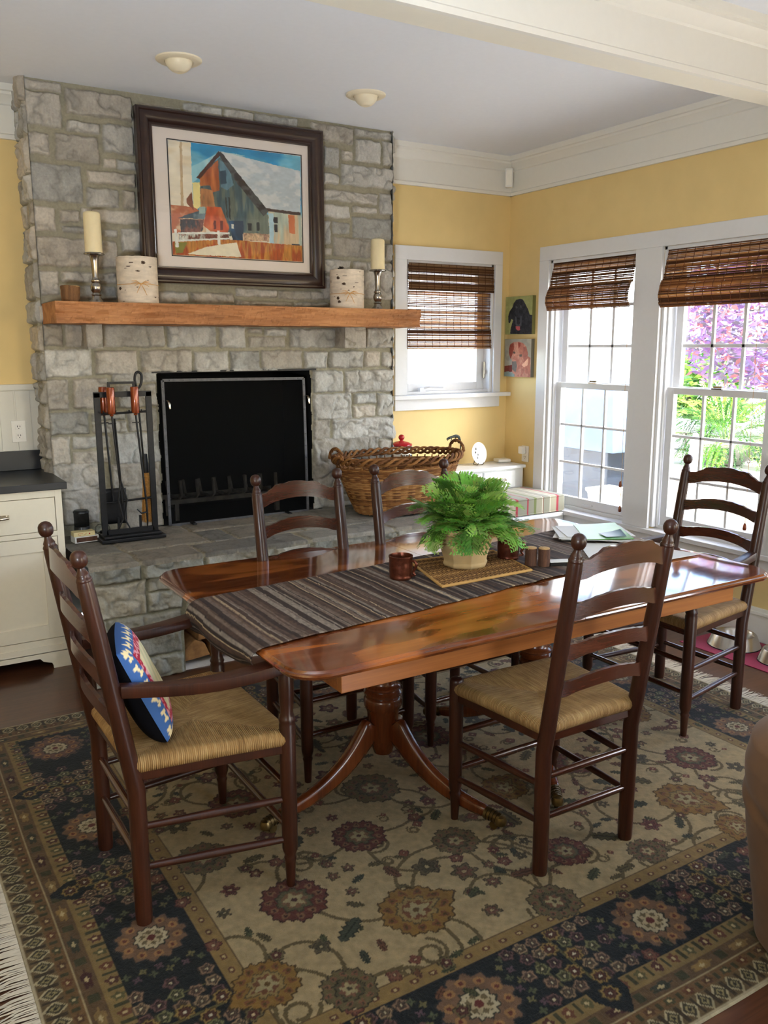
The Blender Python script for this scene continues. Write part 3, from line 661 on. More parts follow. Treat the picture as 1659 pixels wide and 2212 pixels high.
YY = YY+np.where(front, hew, 0); ZZ = ZZ+np.where(ZZ < mz0+.002, (vnoise(XX, YY, 12, 93, 3)-.5)*.008, 0)
xe = XX.copy(); xe[-1] += (vnoise(YY[-1], ZZ[-1], 30, 94, 2)-.5)*.02
Vm = np.stack([xe, YY, ZZ], -1).reshape(-1, 3); i, j = np.meshgrid(np.arange(nx-1), np.arange(k), indexing='ij'); j2 = (j+1) % k
Fm = np.stack([(i*k+j).ravel(), ((i+1)*k+j).ravel(), ((i+1)*k+j2).ravel(), (i*k+j2).ravel()], 1)
mant = npmesh('mantel_beam', Vm, Fm, 'mantel_wood', parent=fp, smooth=False)
bm = bmesh.new(); bm.from_mesh(mant.data); bm.edges.ensure_lookup_table()
bmesh.ops.holes_fill(bm, edges=[e for e in bm.edges if e.is_boundary], sides=0); bmesh.ops.recalc_face_normals(bm, faces=bm.faces); bm.to_mesh(mant.data); bm.free()
# logs in the niche
for k, (x_, z_, rr, ang) in enumerate(((1.37, .07, .065, .1), (1.50, .06, .055, 1.2), (1.44, .165, .06, 2.3), (1.62, .06, .055, .4), (1.58, .155, .05, 1.0))):
    b = MB(); b.prism([(-rr, -rr*.7), (rr*1.1, -rr*.5), (rr*.7, rr*.5), (-rr*.1, rr*.95), (-rr*.9, rr*.3)], .36, Matrix.Translation((x_, YH+.24, z_+.004))@Matrix.Rotation(PI/2, 4, 'X'))
    tag(b.obj('firewood_log', 'log_split', bevel=.005), ['split firewood log, lowest and leftmost in the hearth niche', 'split firewood log on the niche floor, second from the left', 'split firewood log resting on top, leftmost of the upper two', 'split firewood log at the right end of the niche floor row', 'split firewood log resting on top, rightmost of the upper two'][k], 'firewood', 'firewood in the hearth niche')
# ---------------------------------------------------------------- ladder-back chairs
def interp(pts, u):
    for (a, b), (c, d) in zip(pts, pts[1:]):
        if a <= u <= c: 
            t = (u-a)/(c-a); t = t*t*(3-2*t); return b+(d-b)*t
    return pts[-1][1]
TOPSH = [(0, 1), (.12, .97), (.30, .84), (.38, .85), (.48, .80), (.62, .46), (.76, .20), (.82, .19), (1, .0)]
MIDSH = [(0, 1), (.2, .96), (.45, .74), (.62, .45), (.76, .27), (.80, .30), (.84, .22), (1, .0)]
def lean(z): return 0 if z < .40 else -(z-.40)*.107/.66
def slat_mb(wb, z_e1, z_e0, rise, top):
    b = MB(); n = 48; h = wb/2+.004; vs = []
    for i in range(n+1):
        u = -1+2*i/n; x = u*h; s = interp(TOPSH if top else MIDSH, abs(u))
        zt = z_e1+rise*s; zb = z_e0+(.030 if top else .026)*(1-u*u)**1.2-.004*math.exp(-((abs(u)-.8)/.1)**2)
        bow = -.030*(1-u*u)
        for z in (zb, zt):
            y = lean((z_e0+z_e1)/2)+bow
            vs += [(x, y-.006, z), (x, y+.006, z)]
    fs = []
    for i in range(n):
        a = i*4; c = a+4
        fs += [(a, a+1, c+1, c), (a+1, a+3, c+3, c+1), (a+3, a+2, c+2, c+3), (a+2, a, c, c+2)]
    fs += [(0, 2, 3, 1), (n*4, n*4+1, n*4+3, n*4+2)]
    b.add(vs, fs); return b
def rush_obj(wb, wf, dp, parent):
    A = Vector((-wf/2, dp, 0)); B = Vector((wf/2, dp, 0)); C_ = Vector((wb/2, .0, 0)); D = Vector((-wb/2, .0, 0))
    mid1 = Vector((-.035, dp*.52, 0)); mid2 = Vector((.035, dp*.52, 0))
    vs, fs, uvs = [], [], []
    prof = [(-.002, .455), (.012, .458), (.018, .466), (.021, .476), (.019, .488), (.010, .497)]   # outward, z
    for (P, Q, Mp, Mq) in ((A, B, mid1, mid2), (B, C_, mid2, mid2), (C_, D, mid2, mid1), (D, A, mid1, mid1)):
        d = (Q-P); L = d.length; d.normalize(); out = Vector((d.y, -d.x, 0))
        if out.dot((P+Q)/2-Vector((0, dp/2, 0))) < 0: out = -out
        base = len(vs); nt = 30; rows = []
        for o_, z in prof: rows.append(('o', o_, z))
        for s in (0, .06, .14, .25, .4, .55, .7, .85, 1.0): rows.append(('s', s, .500-.008*math.sin(s*PI*.5)-.006*s**4))
        nr = len(rows)
        for i in range(nt+1):
            t = i/nt; pe = P.lerp(Q, t); pm = Mp.lerp(Mq, t); acc = 0; prev = None
            for kind, a, z in rows:
                if kind == 'o': p = pe+out*a
                else:
                    p = pe.lerp(pm, a); 
                p = Vector((p.x, p.y, z+.0025*math.sin(t*PI)))
                if prev is not None: acc += (p-prev).length
                prev = p; vs.append(p); uvs.append(((p-P).dot(d)+len(vs)*0, acc))
        for i in range(nt):
            for j in range(nr-1): a = base+i*nr+j; fs.append((a, a+nr, a+nr+1, a+1))
    me = bpy.data.meshes.new('rush_seat'); me.from_pydata(vs, [], fs)
    uvl = me.uv_layers.new(name='UVMap')
    for l in me.loops: uvl.data[l.index].uv = uvs[l.vertex_index]
    bm = bmesh.new(); bm.from_mesh(me); bmesh.ops.recalc_face_normals(bm, faces=bm.faces)
    up = sum(f.normal.z*f.calc_area() for f in bm.faces)
    if up < 0: bmesh.ops.reverse_faces(bm, faces=bm.faces)
    bm.to_mesh(me); bm.free()
    me.polygons.foreach_set('use_smooth', [True]*len(me.polygons)); me.set_sharp_from_angle(angle=R(60))
    me.materials.append(M['rush']); o = bpy.data.objects.new('rush_seat', me); COL.objects.link(o); o.parent = parent
    return o
def make_chair(label, arm, loc, rz, group=None):
    wb, wf, dp = (.43, .56, .425) if arm else (.37, .445, .39)
    t = thing('ladder_back_chair' if not arm else 'ladder_back_armchair', label, 'chair', loc, rz, group)
    for s in (-1, 1):
        b = MB(); x = s*wb/2
        zs = [0, .015, .1, .25, .40, .50, .60, .75, .90, 1.0, 1.012]; rr = [.0215, .0235, .024, .0245, .0245, .0245, .024, .0235, .0225, .0215, .0195]
        b.tube([(x, lean(z), z) for z in zs], rr, 20)
        q = (.107/.66); rotm = Matrix.Rotation(math.atan(q), 4, 'X')
        b.lathe([(.019, -.002), (.0215, .004), (.0195, .009), (.0165, .013), (.0175, .018), (.0155, .022), (.0125, .028), (.0105, .034), (.0098, .038), (.0165, .0425), (.0205, .050), (.0222, .060), (.0205, .0705), (.0155, .0785), (.008, .083), (.001, .0845)], 20, c=(x, lean(1.008), 1.008), M4=rotm)
        b.obj('back_post', 'cherry_dark', t, smooth=50)
        b = MB(); x = s*wf/2
        if arm:
            pr = [(.012, 0), (.013, .004), (.0165, .085), (.019, .095), (.016, .102), (.018, .108), (.0235, .125), (.024, .30), (.024, .52), (.022, .527), (.025, .534), (.022, .541), (.018, .556), (.021, .590), (.0225, .63), (.0215, .665), (.016, .69)]
        else:
            pr = [(.012, 0), (.013, .004), (.0165, .085), (.019, .095), (.016, .102), (.018, .108), (.0225, .125), (.0235, .30), (.0235, .497), (.0225, .505), (.019, .511), (.012, .5125), (.001, .5125)]
        b.lathe(pr, 20, c=(x, dp, 0)); b.obj('front_post', 'cherry_dark', t, smooth=50)
        for z0, z1 in ((.285, .292), (.155, .170)):
            b = MB(); b.tube([(s*wf/2, dp, z0), (s*(wf+wb)/4, dp/2, (z0+z1)/2), (s*wb/2, 0, z1)], [.0095, .0125, .0095], 12); b.obj('side_stretcher', 'cherry_dark', t, smooth=50)
        b = MB(); e = Vector((s*wb/2, 0, 0)); f = Vector((s*wf/2, dp, 0)); d = (f-e); ang = math.atan2(d.y, d.x)
        b.obox(((e.x+f.x)/2, (e.y+f.y)/2, .453), (d.length, .024, .038), (0, 0, ang)); b.obj('seat_rail', 'cherry_dark', t, bevel=.003)
        if arm:
            b = MB(); pts = []; n = 14
            for i in range(n+1):
                f = i/n; y = -.03+f*(dp+.075); x = s*(wb/2+.004+(wf-wb)/2*min(1, f*1.1)+.012*math.sin(f*PI)); z = .700-.022*math.sin(f*PI)+.014*f-.020*max(0, f-.88)/.12
                pts.append((x, y, z))
            vs = []
            for i, p in enumerate(pts):
                f = i/n; w = .020+.011*sstep(0, .9, f) if f < .97 else .022; h = .0165
                if i == n: w, h = .014, .009
                vs += [(p[0]-w, p[1], p[2]-h), (p[0]+w, p[1], p[2]-h), (p[0]+w, p[1], p[2]+h), (p[0]-w, p[1], p[2]+h)]
            fs = [(a*4+k, a*4+(k+1) % 4, a*4+4+(k+1) % 4, a*4+4+k) for a in range(n) for k in range(4)]+[(0, 1, 2, 3), (4*n+3, 4*n+2, 4*n+1, 4*n)]
            b.add(vs, fs); b.obj('armrest', 'cherry_dark', t, bevel=.004, smooth=40)
    for y, w in ((0, wb), (dp, wf)):
        for z in (.318, .185):
            b = MB(); b.tube([(-w/2, y, z), (0, y, z), (w/2, y, z)], [.0095, .0125, .0095], 12)
            b.obj('back_stretcher' if y == 0 else 'front_stretcher', 'cherry_slat', t, smooth=50)
        b = MB(); b.box(-w/2, w/2, y-.012, y+.012, .434, .472); b.obj('back_rail' if y == 0 else 'front_rail', 'cherry_slat', t, bevel=.003)
    for k, (z1, z0, rise) in enumerate(((1.003, .953, .048), (.874, .829, .030), (.749, .702, .022), (.626, .584, .026))):
        slat_mb(wb, z1, z0, rise, k == 0).obj('ladder_slat', 'cherry_slat', t, smooth=40, bevel=0)
    rush_obj(wb, wf, dp, t)
    return t
CG = 'ladder-back chairs around the dining table'
side = make_chair('dark ladder-back side chair in front of the table, its back to the camera', False, (1.842, 1.782, .006), 0, CG)
dup(side, (1.528, 3.055, .006), PI, 'dark ladder-back side chair behind the table, in front of the fire screen')
dup(side, (2.085, 3.06, .006), PI, 'dark ladder-back side chair behind the table, in front of the wicker basket')
armc = make_chair('dark ladder-back armchair at the near left end of the table, holding the dog-bone pillow', True, (.555, 2.411, .006), -PI/2, CG)
dup(armc, (3.232, 2.467, .006), PI/2, 'dark ladder-back armchair at the window end of the table, empty rush seat')

# ---------------------------------------------------------------- dining table
TX, TY, HX, HY = 1.920, 2.531, 1.012, .634
def rrect(hx, hy, r, n=10):
    pts = []
    for cx, cy, a0 in ((hx-r, hy-r, 0), (-hx+r, hy-r, 90), (-hx+r, -hy+r, 180), (hx-r, -hy+r, 270)):
        for k in range(n+1):
            a = R(a0+90*k/n); pts.append((cx+r*math.cos(a), cy+r*math.sin(a)))
    return pts
tb = thing('dining_table', 'cherry double-pedestal dining table with rounded corners on the patterned rug', 'table', (TX, TY, 0))
def sweep_top(x0, x1, name):
    """table top as rounded-rect rings (ogee edge), clipped between x0 and x1"""
    b = MB(); prof = [(-.02, .735), (-.004, .736), (.0, .741), (.002, .746), (0, .751), (-.006, .753), (-.008, .756), (-.010, .7595), (-.014, .760)]
    n = None; vs = []
    for o_, z in prof:
        ring = rrect(HX+o_, HY+o_, .105+o_, 12); n = len(ring)
        vs += [(x, y, z) for x, y in ring]
    fs = [(k*n+i, k*n+(i+1) % n, (k+1)*n+(i+1) % n, (k+1)*n+i) for k in range(len(prof)-1) for i in range(n)]
    fs.append(tuple(range(n-1, -1, -1))); fs.append(tuple((len(prof)-1)*n+i for i in range(n)))
    b.add(vs, fs); me = b.mesh(name, 'table_top')
    bm = bmesh.new(); bm.from_mesh(me)
    for co, no in (((x0, 0, 0), (-1, 0, 0)), ((x1, 0, 0), (1, 0, 0))):
        r = bmesh.ops.bisect_plane(bm, geom=bm.verts[:]+bm.edges[:]+bm.faces[:], plane_co=co, plane_no=no, clear_outer=True)
        e = [g for g in r['geom_cut'] if isinstance(g, bmesh.types.BMEdge)]
        if e: bmesh.ops.holes_fill(bm, edges=e, sides=0)
    bm.to_mesh(me); bm.free()
    me.polygons.foreach_set('use_smooth', [True]*len(me.polygons)); me.set_sharp_from_angle(angle=R(35))
    o = bpy.data.objects.new(name, me); COL.objects.link(o); o.parent = tb; return o
sweep_top(-2, -.0008, 'tabletop_leaf'); sweep_top(.0008, 2, 'tabletop_leaf')
b = MB(); b.box(1.053-TX, 2.71-TX, 1.934-TY, 1.956-TY, .672, .736); b.box(1.053-TX, 2.71-TX, 3.106-TY, 3.128-TY, .672, .736); b.box(1.053-TX, 1.075-TX, 1.956-TY, 3.106-TY, .672, .736); b.box(2.688-TX, 2.71-TX, 1.956-TY, 3.106-TY, .672, .736)
b.obj('apron', 'table_apron', tb, bevel=.002)
def pedestal(cx, cy, angs):
    b = MB(); c = (cx-TX, cy-TY, 0)
    b.lathe([(.02, .135), (.034, .14), (.04, .16), (.052, .20), (.058, .30), (.064, .315), (.069, .325), (.070, .350), (.066, .358), (.062, .362), (.069, .368), (.070, .376), (.065, .383), (.060, .388), (.066, .393), (.066, .400), (.058, .408), (.054, .416), (.052, .44), (.053, .50), (.058, .58), (.060, .63), (.052, .645), (.066, .655), (.070, .672), (.075, .69)], 32, c=c)
    b.obj('pedestal_column', 'pedestal_wood', tb, smooth=40)
    b = MB(); b.box(c[0]-.12, c[0]+.12, c[1]-.35, c[1]+.35, .69, .735); b.obj('bearer', 'table_apron', tb, bevel=.004)
    for a, L in angs:
        a = R(a); d = Vector((math.cos(a), math.sin(a), 0)); nrm = Vector((-d.y, d.x, 0))
        pts = [(.040, .262, .118), (.075, .225, .105), (.12, .178, .090), (.18, .130, .078), (.26, .090, .066), (.34, .067, .056), (.42, .057, .048), (.46, .055, .045)]
        k = L/.46; b = MB(); vs = []
        for i, (r, z, h) in enumerate(pts):
            r *= k; h *= 1.22; w = .025-.006*i/7
            # section perpendicular to the path
            j0, j1 = max(0, i-1), min(len(pts)-1, i+1); t = Vector((d*(pts[j1][0]-pts[j0][0])*k+Vector((0, 0, pts[j1][1]-pts[j0][1])))).normalized(); up = nrm.cross(t); up = up if up.z > 0 else -up
            p = Vector(c)+d*r+Vector((0, 0, z))
            for sx, sz in ((-1, -1), (1, -1), (1, .75), (.6, 1), (-.6, 1), (-1, .75)): vs.append(p+nrm*w*sx+up*(h/2*sz*.8))
        n = 6; m_ = len(pts)
        fs = [(i*n+q, i*n+(q+1) % n, (i+1)*n+(q+1) % n, (i+1)*n+q) for i in range(m_-1) for q in range(n)]+[tuple(range(n)), tuple(m_*n-1-q for q in range(n))]
        b.add(vs, fs); lg = b.obj('sabre_leg', 'pedestal_wood', tb, smooth=45)
        sub = lg.modifiers.new('s', 'SUBSURF'); sub.levels = 2; sub.render_levels = 2
        for e in lg.data.edges: pass
        b = MB(); o_ = Vector(c)+d*(L-.012)
        for q in range(5):
            p0 = o_+d*(.012*q)+Vector((0, 0, .055-.001*q)); b.tube([p0, p0+d*.0105-Vector((0, 0, .002))], [.021-.0008*q, .0225-.0008*q], 12, up=(0, 0, 1), flat=1.05)
        e_ = o_+d*.058+Vector((0, 0, .046)); b.lathe([(.004, -.018), (.020, -.014), (.022, 0), (.017, .012), (.004, .017)], 14, c=e_)
        cc_ = b.obj('castor_cap', 'brass', lg, smooth=40)
        b = MB(); w = o_+d*.035; b.tube([w+Vector((0, 0, .045)), w+Vector((0, 0, .022))], .006, 8); b.tube([w+nrm*-.008+Vector((0, 0, .021)), w+nrm*.008+Vector((0, 0, .021))], .0145, 16)
        b.obj('castor_wheel', 'brass', cc_, smooth=40)
pedestal(1.532, 2.50, ((189, .465), (290, .455), (50, .46))); pedestal(2.262, 2.50, ((237, .52), (125, .42), (0, .44)))

# ---------------------------------------------------------------- table runner
nx_, ny_ = 560, 70
s_ = np.linspace(0, 1.95, nx_); w_ = np.linspace(0, 1, ny_); Sg, Wg = np.meshgrid(s_, w_, indexing='ij')
hang = .092; rad = .014
def runner_pos(Sg, Wg):
    a = Sg-hang                       # along table from the end edge
    flat = a-(-0.0)
    x = np.where(a > 0, .903+a, .903-.003*np.sin(np.clip(-a/.03, 0, 1)*PI/2)*3)
    z = np.where(a > 0, .7635, .7635+np.minimum(a, 0))
    z = z-.004*np.exp(-(a/.012)**2); 
    curl = np.clip(-a/hang, 0, 1)
    x = x-.016*np.sin(curl*PI)+.03*curl**2*(1-Wg)
    yn = 2.150+.10*(x-.91); yf = 2.702+.10*(x-.91)
    edge = (vnoise(Sg, Wg*0+3, 9, 5, 3)-.5)*.02
    y = yn+edge+(yf-yn)*Wg+.010*(vnoise(Sg, Wg*.5, 6, 6, 2)-.5)
    z = z+np.where(a > .02, .003*np.clip(vnoise(Sg*1.0, Wg*.35, 9, 8, 3)-.52, 0, 1)*4, 0)+np.where(a < 0, -.02*(vnoise(Wg*.6, Sg*0, 5, 9, 2)-.5)*curl*2, 0)
    x = x+np.where(a < .0, .010*np.sin(Wg*9)*curl, 0)
    return x, y, z
x_, y_, z_ = runner_pos(Sg, Wg)
rs = np.random.RandomState(12); pal = np.array([[70, 54, 46], [46, 36, 32], [92, 78, 68], [112, 102, 92], [160, 142, 112], [58, 44, 38], [84, 66, 54], [40, 32, 30], [128, 112, 90]])/255
st = []; p = 0
while p < 2.0:
    k = rs.choice(9, p=[.2, .17, .13, .12, .07, .1, .08, .08, .05]); w0 = {4: .0035, 8: .004}.get(k, rs.choice([.004, .006, .010, .016])); st.append((p, p+w0, pal[k])); p += w0
cc = np.zeros((nx_, ny_, 3)); sw = Sg+.012*(vnoise(Sg*.6, Wg*.5, 7, 14, 2)-.5)+.002*(vnoise(Sg, Wg, 40, 15, 2)-.5)
for a, b_, c_ in st: m_ = (sw >= a) & (sw < b_); cc[m_] = c_
cc *= (.78+.5*vnoise(Sg*5, Wg*1.2, 40, 16, 3))[..., None]
top = np.stack([x_, y_, z_], -1).reshape(-1, 3)
rn = npmesh('table_runner', top, gridf(nx_, ny_), 'woven', npl(cc).reshape(-1, 3))
sol = rn.modifiers.new('thick', 'SOLIDIFY'); sol.thickness = .0028; sol.offset = 1
tag(rn, 'brown and grey striped woven runner along the table, hanging over its left end', 'table runner')

# ---------------------------------------------------------------- things on the table
def placemat():
    b = MB(); q = [(1.70, 2.372), (2.118, 2.382), (2.190, 2.70), (1.80, 2.735)]
    z0 = .7695; n = 46
    for k in range(n):
        v = k/(n-1); pts = []
        for i in range(60):
            u = i/59; p = [(q[0][j]*(1-u)+q[1][j]*u)*(1-v)+(q[3][j]*(1-u)+q[2][j]*u)*v for j in (0, 1)]
            pts.append((p[0], p[1], z0+.0022*math.sin(i*PI/1.5+k*PI)))
        b.tube(pts, .0038, 5, col=random.choice([C8(122, 88, 48), C8(150, 112, 64), C8(96, 66, 34)]))
    rim = []
    for a, c in zip(q, q[1:]+q[:1]):
        for i in range(10): u = i/10; rim.append((a[0]+(c[0]-a[0])*u, a[1]+(c[1]-a[1])*u, z0+.001))
    b.tube(rim, .0055, 8, closed=True, col=C8(176, 136, 78))
    tag(b.obj('woven_placemat', 'woven', smooth=60), 'tan woven seagrass placemat under the potted fern', 'placemat')
placemat()
PC = (1.945, 2.565, .7765)
pot = thing('potted_fern', 'leafy green fern in a tan eight-sided clay pot, middle of the table', 'plant', PC)
def octo():
    prof = [(.080, 0), (.086, .004), (.088, .012), (.084, .020), (.086, .03), (.114, .118), (.117, .128), (.124, .132), (.126, .142), (.122, .150), (.112, .152), (.108, .146), (.106, .12)]
    b = MB(); b.lathe(prof, 8, nfold=8, cap=False); b.lathe([(.084, 0), (.001, 0)], 8, nfold=8, cap=False); return b
octo().obj('clay_pot', 'terracotta', pot, bevel=.003)
b = MB(); b.lathe([(.108, .128), (.09, .134), (.05, .138), (.001, .14)], 16, cap=False); b.obj('soil', 'soil', pot)
def fern_mesh(seed, nfr, rmin, rmax, base_z, lmin, lmax, up, droop, pal, leafw=1.0, npin=17, sub=5, spread=.055, arc=2*PI, a0=0):
    rs = random.Random(seed); b = MB()
    for f in range(nfr):
        az = a0+rs.uniform(0, arc); el = rs.uniform(*up); L = rs.uniform(lmin, lmax); d = Vector((math.cos(az), math.sin(az), 0))
        p = d*rs.uniform(0, spread)+Vector((0, 0, base_z)); v = (d*math.cos(el)+Vector((0, 0, math.sin(el)))).normalized()
        n = 16; pts = [p.copy()]; dirs = [v.copy()]
        dr = rs.uniform(*droop)
        for i in range(n):
            v = (v+Vector((0, 0, -dr*(.4+1.6*i/n)))).normalized(); v = (v+Vector((rs.uniform(-.04, .04), rs.uniform(-.04, .04), 0))).normalized()
            p = p+v*(L/n); pts.append(p.copy()); dirs.append(v.copy())
        c0 = rs.choice(pal); b.tube(pts, [.0014*(1-.7*i/n) for i in range(n+1)], 4, col=tuple(q*.8 for q in c0), cap=False)
        for k in range(npin):
            s = .30+.70*k/npin; fi = s*n; i = min(int(fi), n-1); q = pts[i].lerp(pts[i+1], fi-i); t = dirs[i]
            side = t.cross(Vector((0, 0, 1))); side = side.normalized() if side.length > .01 else Vector((1, 0, 0)); nn = side.cross(t).normalized()
            wl_ = L*.30*math.sin(PI*min(1, (1-s)*1.15+.10))**.8*leafw*rs.uniform(.8, 1.15)
            for sg in (-1, 1):
                pd = (side*sg+t*.45-nn*rs.uniform(-.05, .3)).normalized()
                cc_ = tuple(q2*rs.uniform(.75, 1.2) for q2 in c0)
                for j in range(sub):
                    ss = (j+.4)/sub; w = max(.0058, wl_*.30*(1.25-ss)) if L < .4 else wl_*.20*(1.25-ss); pc = q+pd*(wl_*ss)
                    for s2 in (-1, 1):
                        ld = (pd*.55+(t*s2)*.9).normalized()*w*1.35; wd = pd*w*.45
                        tip = pc+ld+nn*rs.uniform(-.002, .002)
                        b.add([pc-wd*.5, pc+ld*.55-wd*.75, tip, pc+ld*.6+wd*.9, pc+wd*.5], [(0, 1, 2, 3, 4)], cc_)
                tipw = wl_*.08
                b.add([q+pd*wl_*.85-t*tipw, q+pd*wl_*1.08, q+pd*wl_*.85+t*tipw], [(0, 1, 2)], cc_)
    return b
GP = [C8(120, 168, 70), C8(138, 186, 84), C8(100, 148, 58), C8(158, 200, 104), C8(84, 128, 50)]
fm = fern_mesh(3, 150, 0, 0, .150, .08, .235, (R(8), R(82)), (.015, .13), GP, 1.2, 10, 4)
fl = fm.obj('foliage', 'leaf', pot)
def mug(x, y, rz, label):
    t = thing('copper_mug', label, 'mug', (x, y, .7685), rz, 'copper mugs on the runner')
    b = MB(); b.lathe([(.040, 0), (.0425, .003), (.0425, .010), (.0415, .014), (.0425, .02), (.0435, .05), (.0425, .074), (.0445, .079), (.0445, .085), (.0415, .086), (.040, .080), (.039, .01), (.001, .008)], 28, cap=False)
    b.lathe([(.04, 0), (.001, 0)], 28, cap=False); b.obj('cup', 'copper', t, smooth=50)
    b = MB(); b.tube([(.040, 0, .066), (.056, 0, .070), (.064, 0, .060), (.060, 0, .045), (.052, 0, .030), (.058, 0, .018), (.042, 0, .014)], [.004, .0055, .006, .0055, .005, .0045, .003], 8, sm=5); b.obj('handle', 'copper', t, smooth=60)
    return t
mug(1.644, 2.555, R(-62), 'copper mug on the runner, left of the potted fern')
mug(2.165, 2.575, R(-40), 'copper mug on the runner, half hidden by the fern fronds')
for k, (x, y) in enumerate(((2.170, 2.445), (2.207, 2.412))):
    t = thing('log_shaker', ['bark-covered log shaker, the left one of the pair by the mug', 'bark-covered log shaker, the right one next to the white box'][k], 'shaker', (x, y, .7685), k*1.3, 'bark log salt and pepper shakers')
    b = MB(); n = 22; vs = []
    for q in range(9):
        z = q*.068/8
        for j in range(n): a = 2*PI*j/n; r = .0225+random.uniform(-.0015, .0015); vs.append((r*math.cos(a), r*math.sin(a), z))
    b.add(vs, [(i*n+j, i*n+(j+1) % n, (i+1)*n+(j+1) % n, (i+1)*n+j) for i in range(8) for j in range(n)]+[tuple(range(n-1, -1, -1))]); b.obj('bark', 'bark_dark', t, smooth=60)
    b = MB(); b.lathe([(.0215, .064), (.0215, .0705), (.019, .072), (.001, .072)], 20, cap=False); b.obj('cut_top', 'log_end', t, smooth=50)
t = thing('matchbox', 'small white and dark matchbox lying by the log shakers', 'box', (2.275, 2.395, .7675), R(-24))
b = MB(); b.box(-.045, .045, -.022, .022, 0, .014); b.obj('tray', 'black_plastic', t, bevel=.001)
b = MB(); b.box(-.046, .046, -.023, .023, .0142, .0162); b.obj('sleeve_top', 'paper', t, bevel=.0005)
# papers
def sheet(name, label, poly, z, mat, cat='paper', group=None, curl=.0, th=.0012):
    q = [Vector((x, y, 0)) for x, y in poly]; n = 12; vs = []; cen = sum(q, Vector())/4
    for i in range(n+1):
        for j in range(n+1):
            u, v = i/n, j/n; p = (q[0]*(1-u)+q[1]*u)*(1-v)+(q[3]*(1-u)+q[2]*u)*v-cen
            vs.append((p.x, p.y, curl*(u*u*v)))
    b = MB(); b.add(vs, [(i*(n+1)+j, (i+1)*(n+1)+j, (i+1)*(n+1)+j+1, i*(n+1)+j+1) for i in range(n) for j in range(n)])
    o = b.obj(name, mat, loc=(cen.x, cen.y, z)); s = o.modifiers.new('t', 'SOLIDIFY'); s.thickness = th; s.offset = 1
    tag(o, label, cat, group); return o
def quad(cx, cy, w, h, a):
    a = R(a); c, s = math.cos(a), math.sin(a)
    return [(cx+c*x-s*y, cy+s*x+c*y) for x, y in ((-w/2, -h/2), (w/2, -h/2), (w/2, h/2), (-w/2, h/2))]
sheet('paper_sheet', 'white sheet lying flat at the window end of the table, nearest the camera', [(2.66, 2.225), (2.875, 2.222), (2.80, 2.50), (2.585, 2.52)], .7665, 'paper', group='loose papers at the window end')
sheet('paper_sheet', 'white printed sheet half under the stack, beside the bare table', quad(2.60, 2.45, .21, .27, -35), .769, 'paper', group='loose papers at the window end')
lab = ['lowest paper of the stack at the window end', 'second paper from the bottom of the stack', 'third paper from the bottom of the stack', 'fourth paper from the bottom of the stack', 'fifth paper up, sticking out on the right', 'uppermost white paper under the green brochure']
for k in range(6):
    sheet('paper_sheet', lab[k], quad(2.76+random.uniform(-.03, .03), 2.70+random.uniform(-.02, .03), .23, .30, 55+random.uniform(-14, 14)), .7715+k*.0026, 'paper', group='stacked papers at the window end', th=.0022)
sheet('brochure', 'green brochure lying on top of the paper stack', [(2.612, 2.600), (2.80, 2.50), (2.955, 2.76), (2.79, 2.86)], .7885, 'paper_green', 'brochure', th=.003, curl=.008)
sheet('leaflet', 'small dark teal folded leaflet on the green brochure', [(2.705, 2.57), (2.79, 2.535), (2.83, 2.61), (2.735, 2.645)], .7935, 'paper_blue', 'leaflet', th=.001, curl=.014)

# ---------------------------------------------------------------- pillow on the left armchair
pl = thing('pillow', 'needlepoint pillow with dog bones and red and blue bands, black velvet back', 'cushion', (.628, 2.365, .512), 0)
n = 90; u = np.linspace(-1, 1, n); U, V = np.meshgrid(u, u, indexing='ij')
pf = (np.clip(1-U**4, 0, 1)*np.clip(1-V**4, 0, 1))**.42
hs = .155; Xp = U*hs*(1-.05*V**2); Zp = V*hs*(1-.05*U**2)
c = np.zeros((n, n, 3)); cream, blue, red, pink, sage = [np.array(q)/255 for q in ((208, 198, 160), (52, 92, 150), (158, 22, 50), (214, 150, 160), (170, 176, 140))]
c[:] = cream; sg = (np.sin((U*3+V*3)*4) > .1); c[sg] = sage*.5+cream*.5
E1 = np.maximum(abs(U), abs(V)); band = E1 > .58; c[band] = blue
r2 = (E1 > .58) & (E1 < .76); nz_ = vnoise(U*2+3, V*2, 9, 3, 2); c[r2] = red; c[r2 & (nz_ > .56)] = pink
def bone(cx, cy, ang, s):
    ca, sa = math.cos(ang), math.sin(ang); x = (U-cx)*ca+(V-cy)*sa; y = -(U-cx)*sa+(V-cy)*ca; m_ = (abs(x) < s) & (abs(y) < s*.32)
    for sx in (-1, 1):
        for sy in (-1, 1): m_ |= (x-sx*s)**2+(y-sy*s*.38)**2 < (s*.42)**2
    return m_
for k in range(6):
    tt = -.86+k*.34
    for (cx, cy, an) in ((tt, .88, .2), (tt, -.88, -.3), (.88, tt, 1.2+.4*(k % 2)), (-.88, tt, 1.5)): c[bone(cx, cy, an, .085)] = np.array((226, 208, 160))/255
front = np.stack([Xp, .045*pf, Zp], -1).reshape(-1, 3); backp = np.stack([Xp, -.06*pf, Zp], -1).reshape(-1, 3)
fq = gridf(n, n)
o1 = npmesh('needlepoint_front', front, fq[:, ::-1], 'canvas', npl(c).reshape(-1, 3), parent=pl); plain('black_velvet', C8(10, 10, 15), .95, spec=.1)
o2 = npmesh('velvet_back', backp, fq, 'black_velvet', parent=pl)
for o in (o1, o2): o.rotation_euler = (R(-20), 0, R(-90)); o.location = (0, 0, .172); o.rotation_mode = 'XYZ'
for o in (o1, o2): o.matrix_parent_inverse = Matrix(); o.matrix_local = Matrix.Translation((0, 0, .143))@Matrix.Rotation(R(-104), 4, 'Z')@Matrix.Rotation(R(24), 4, 'X')
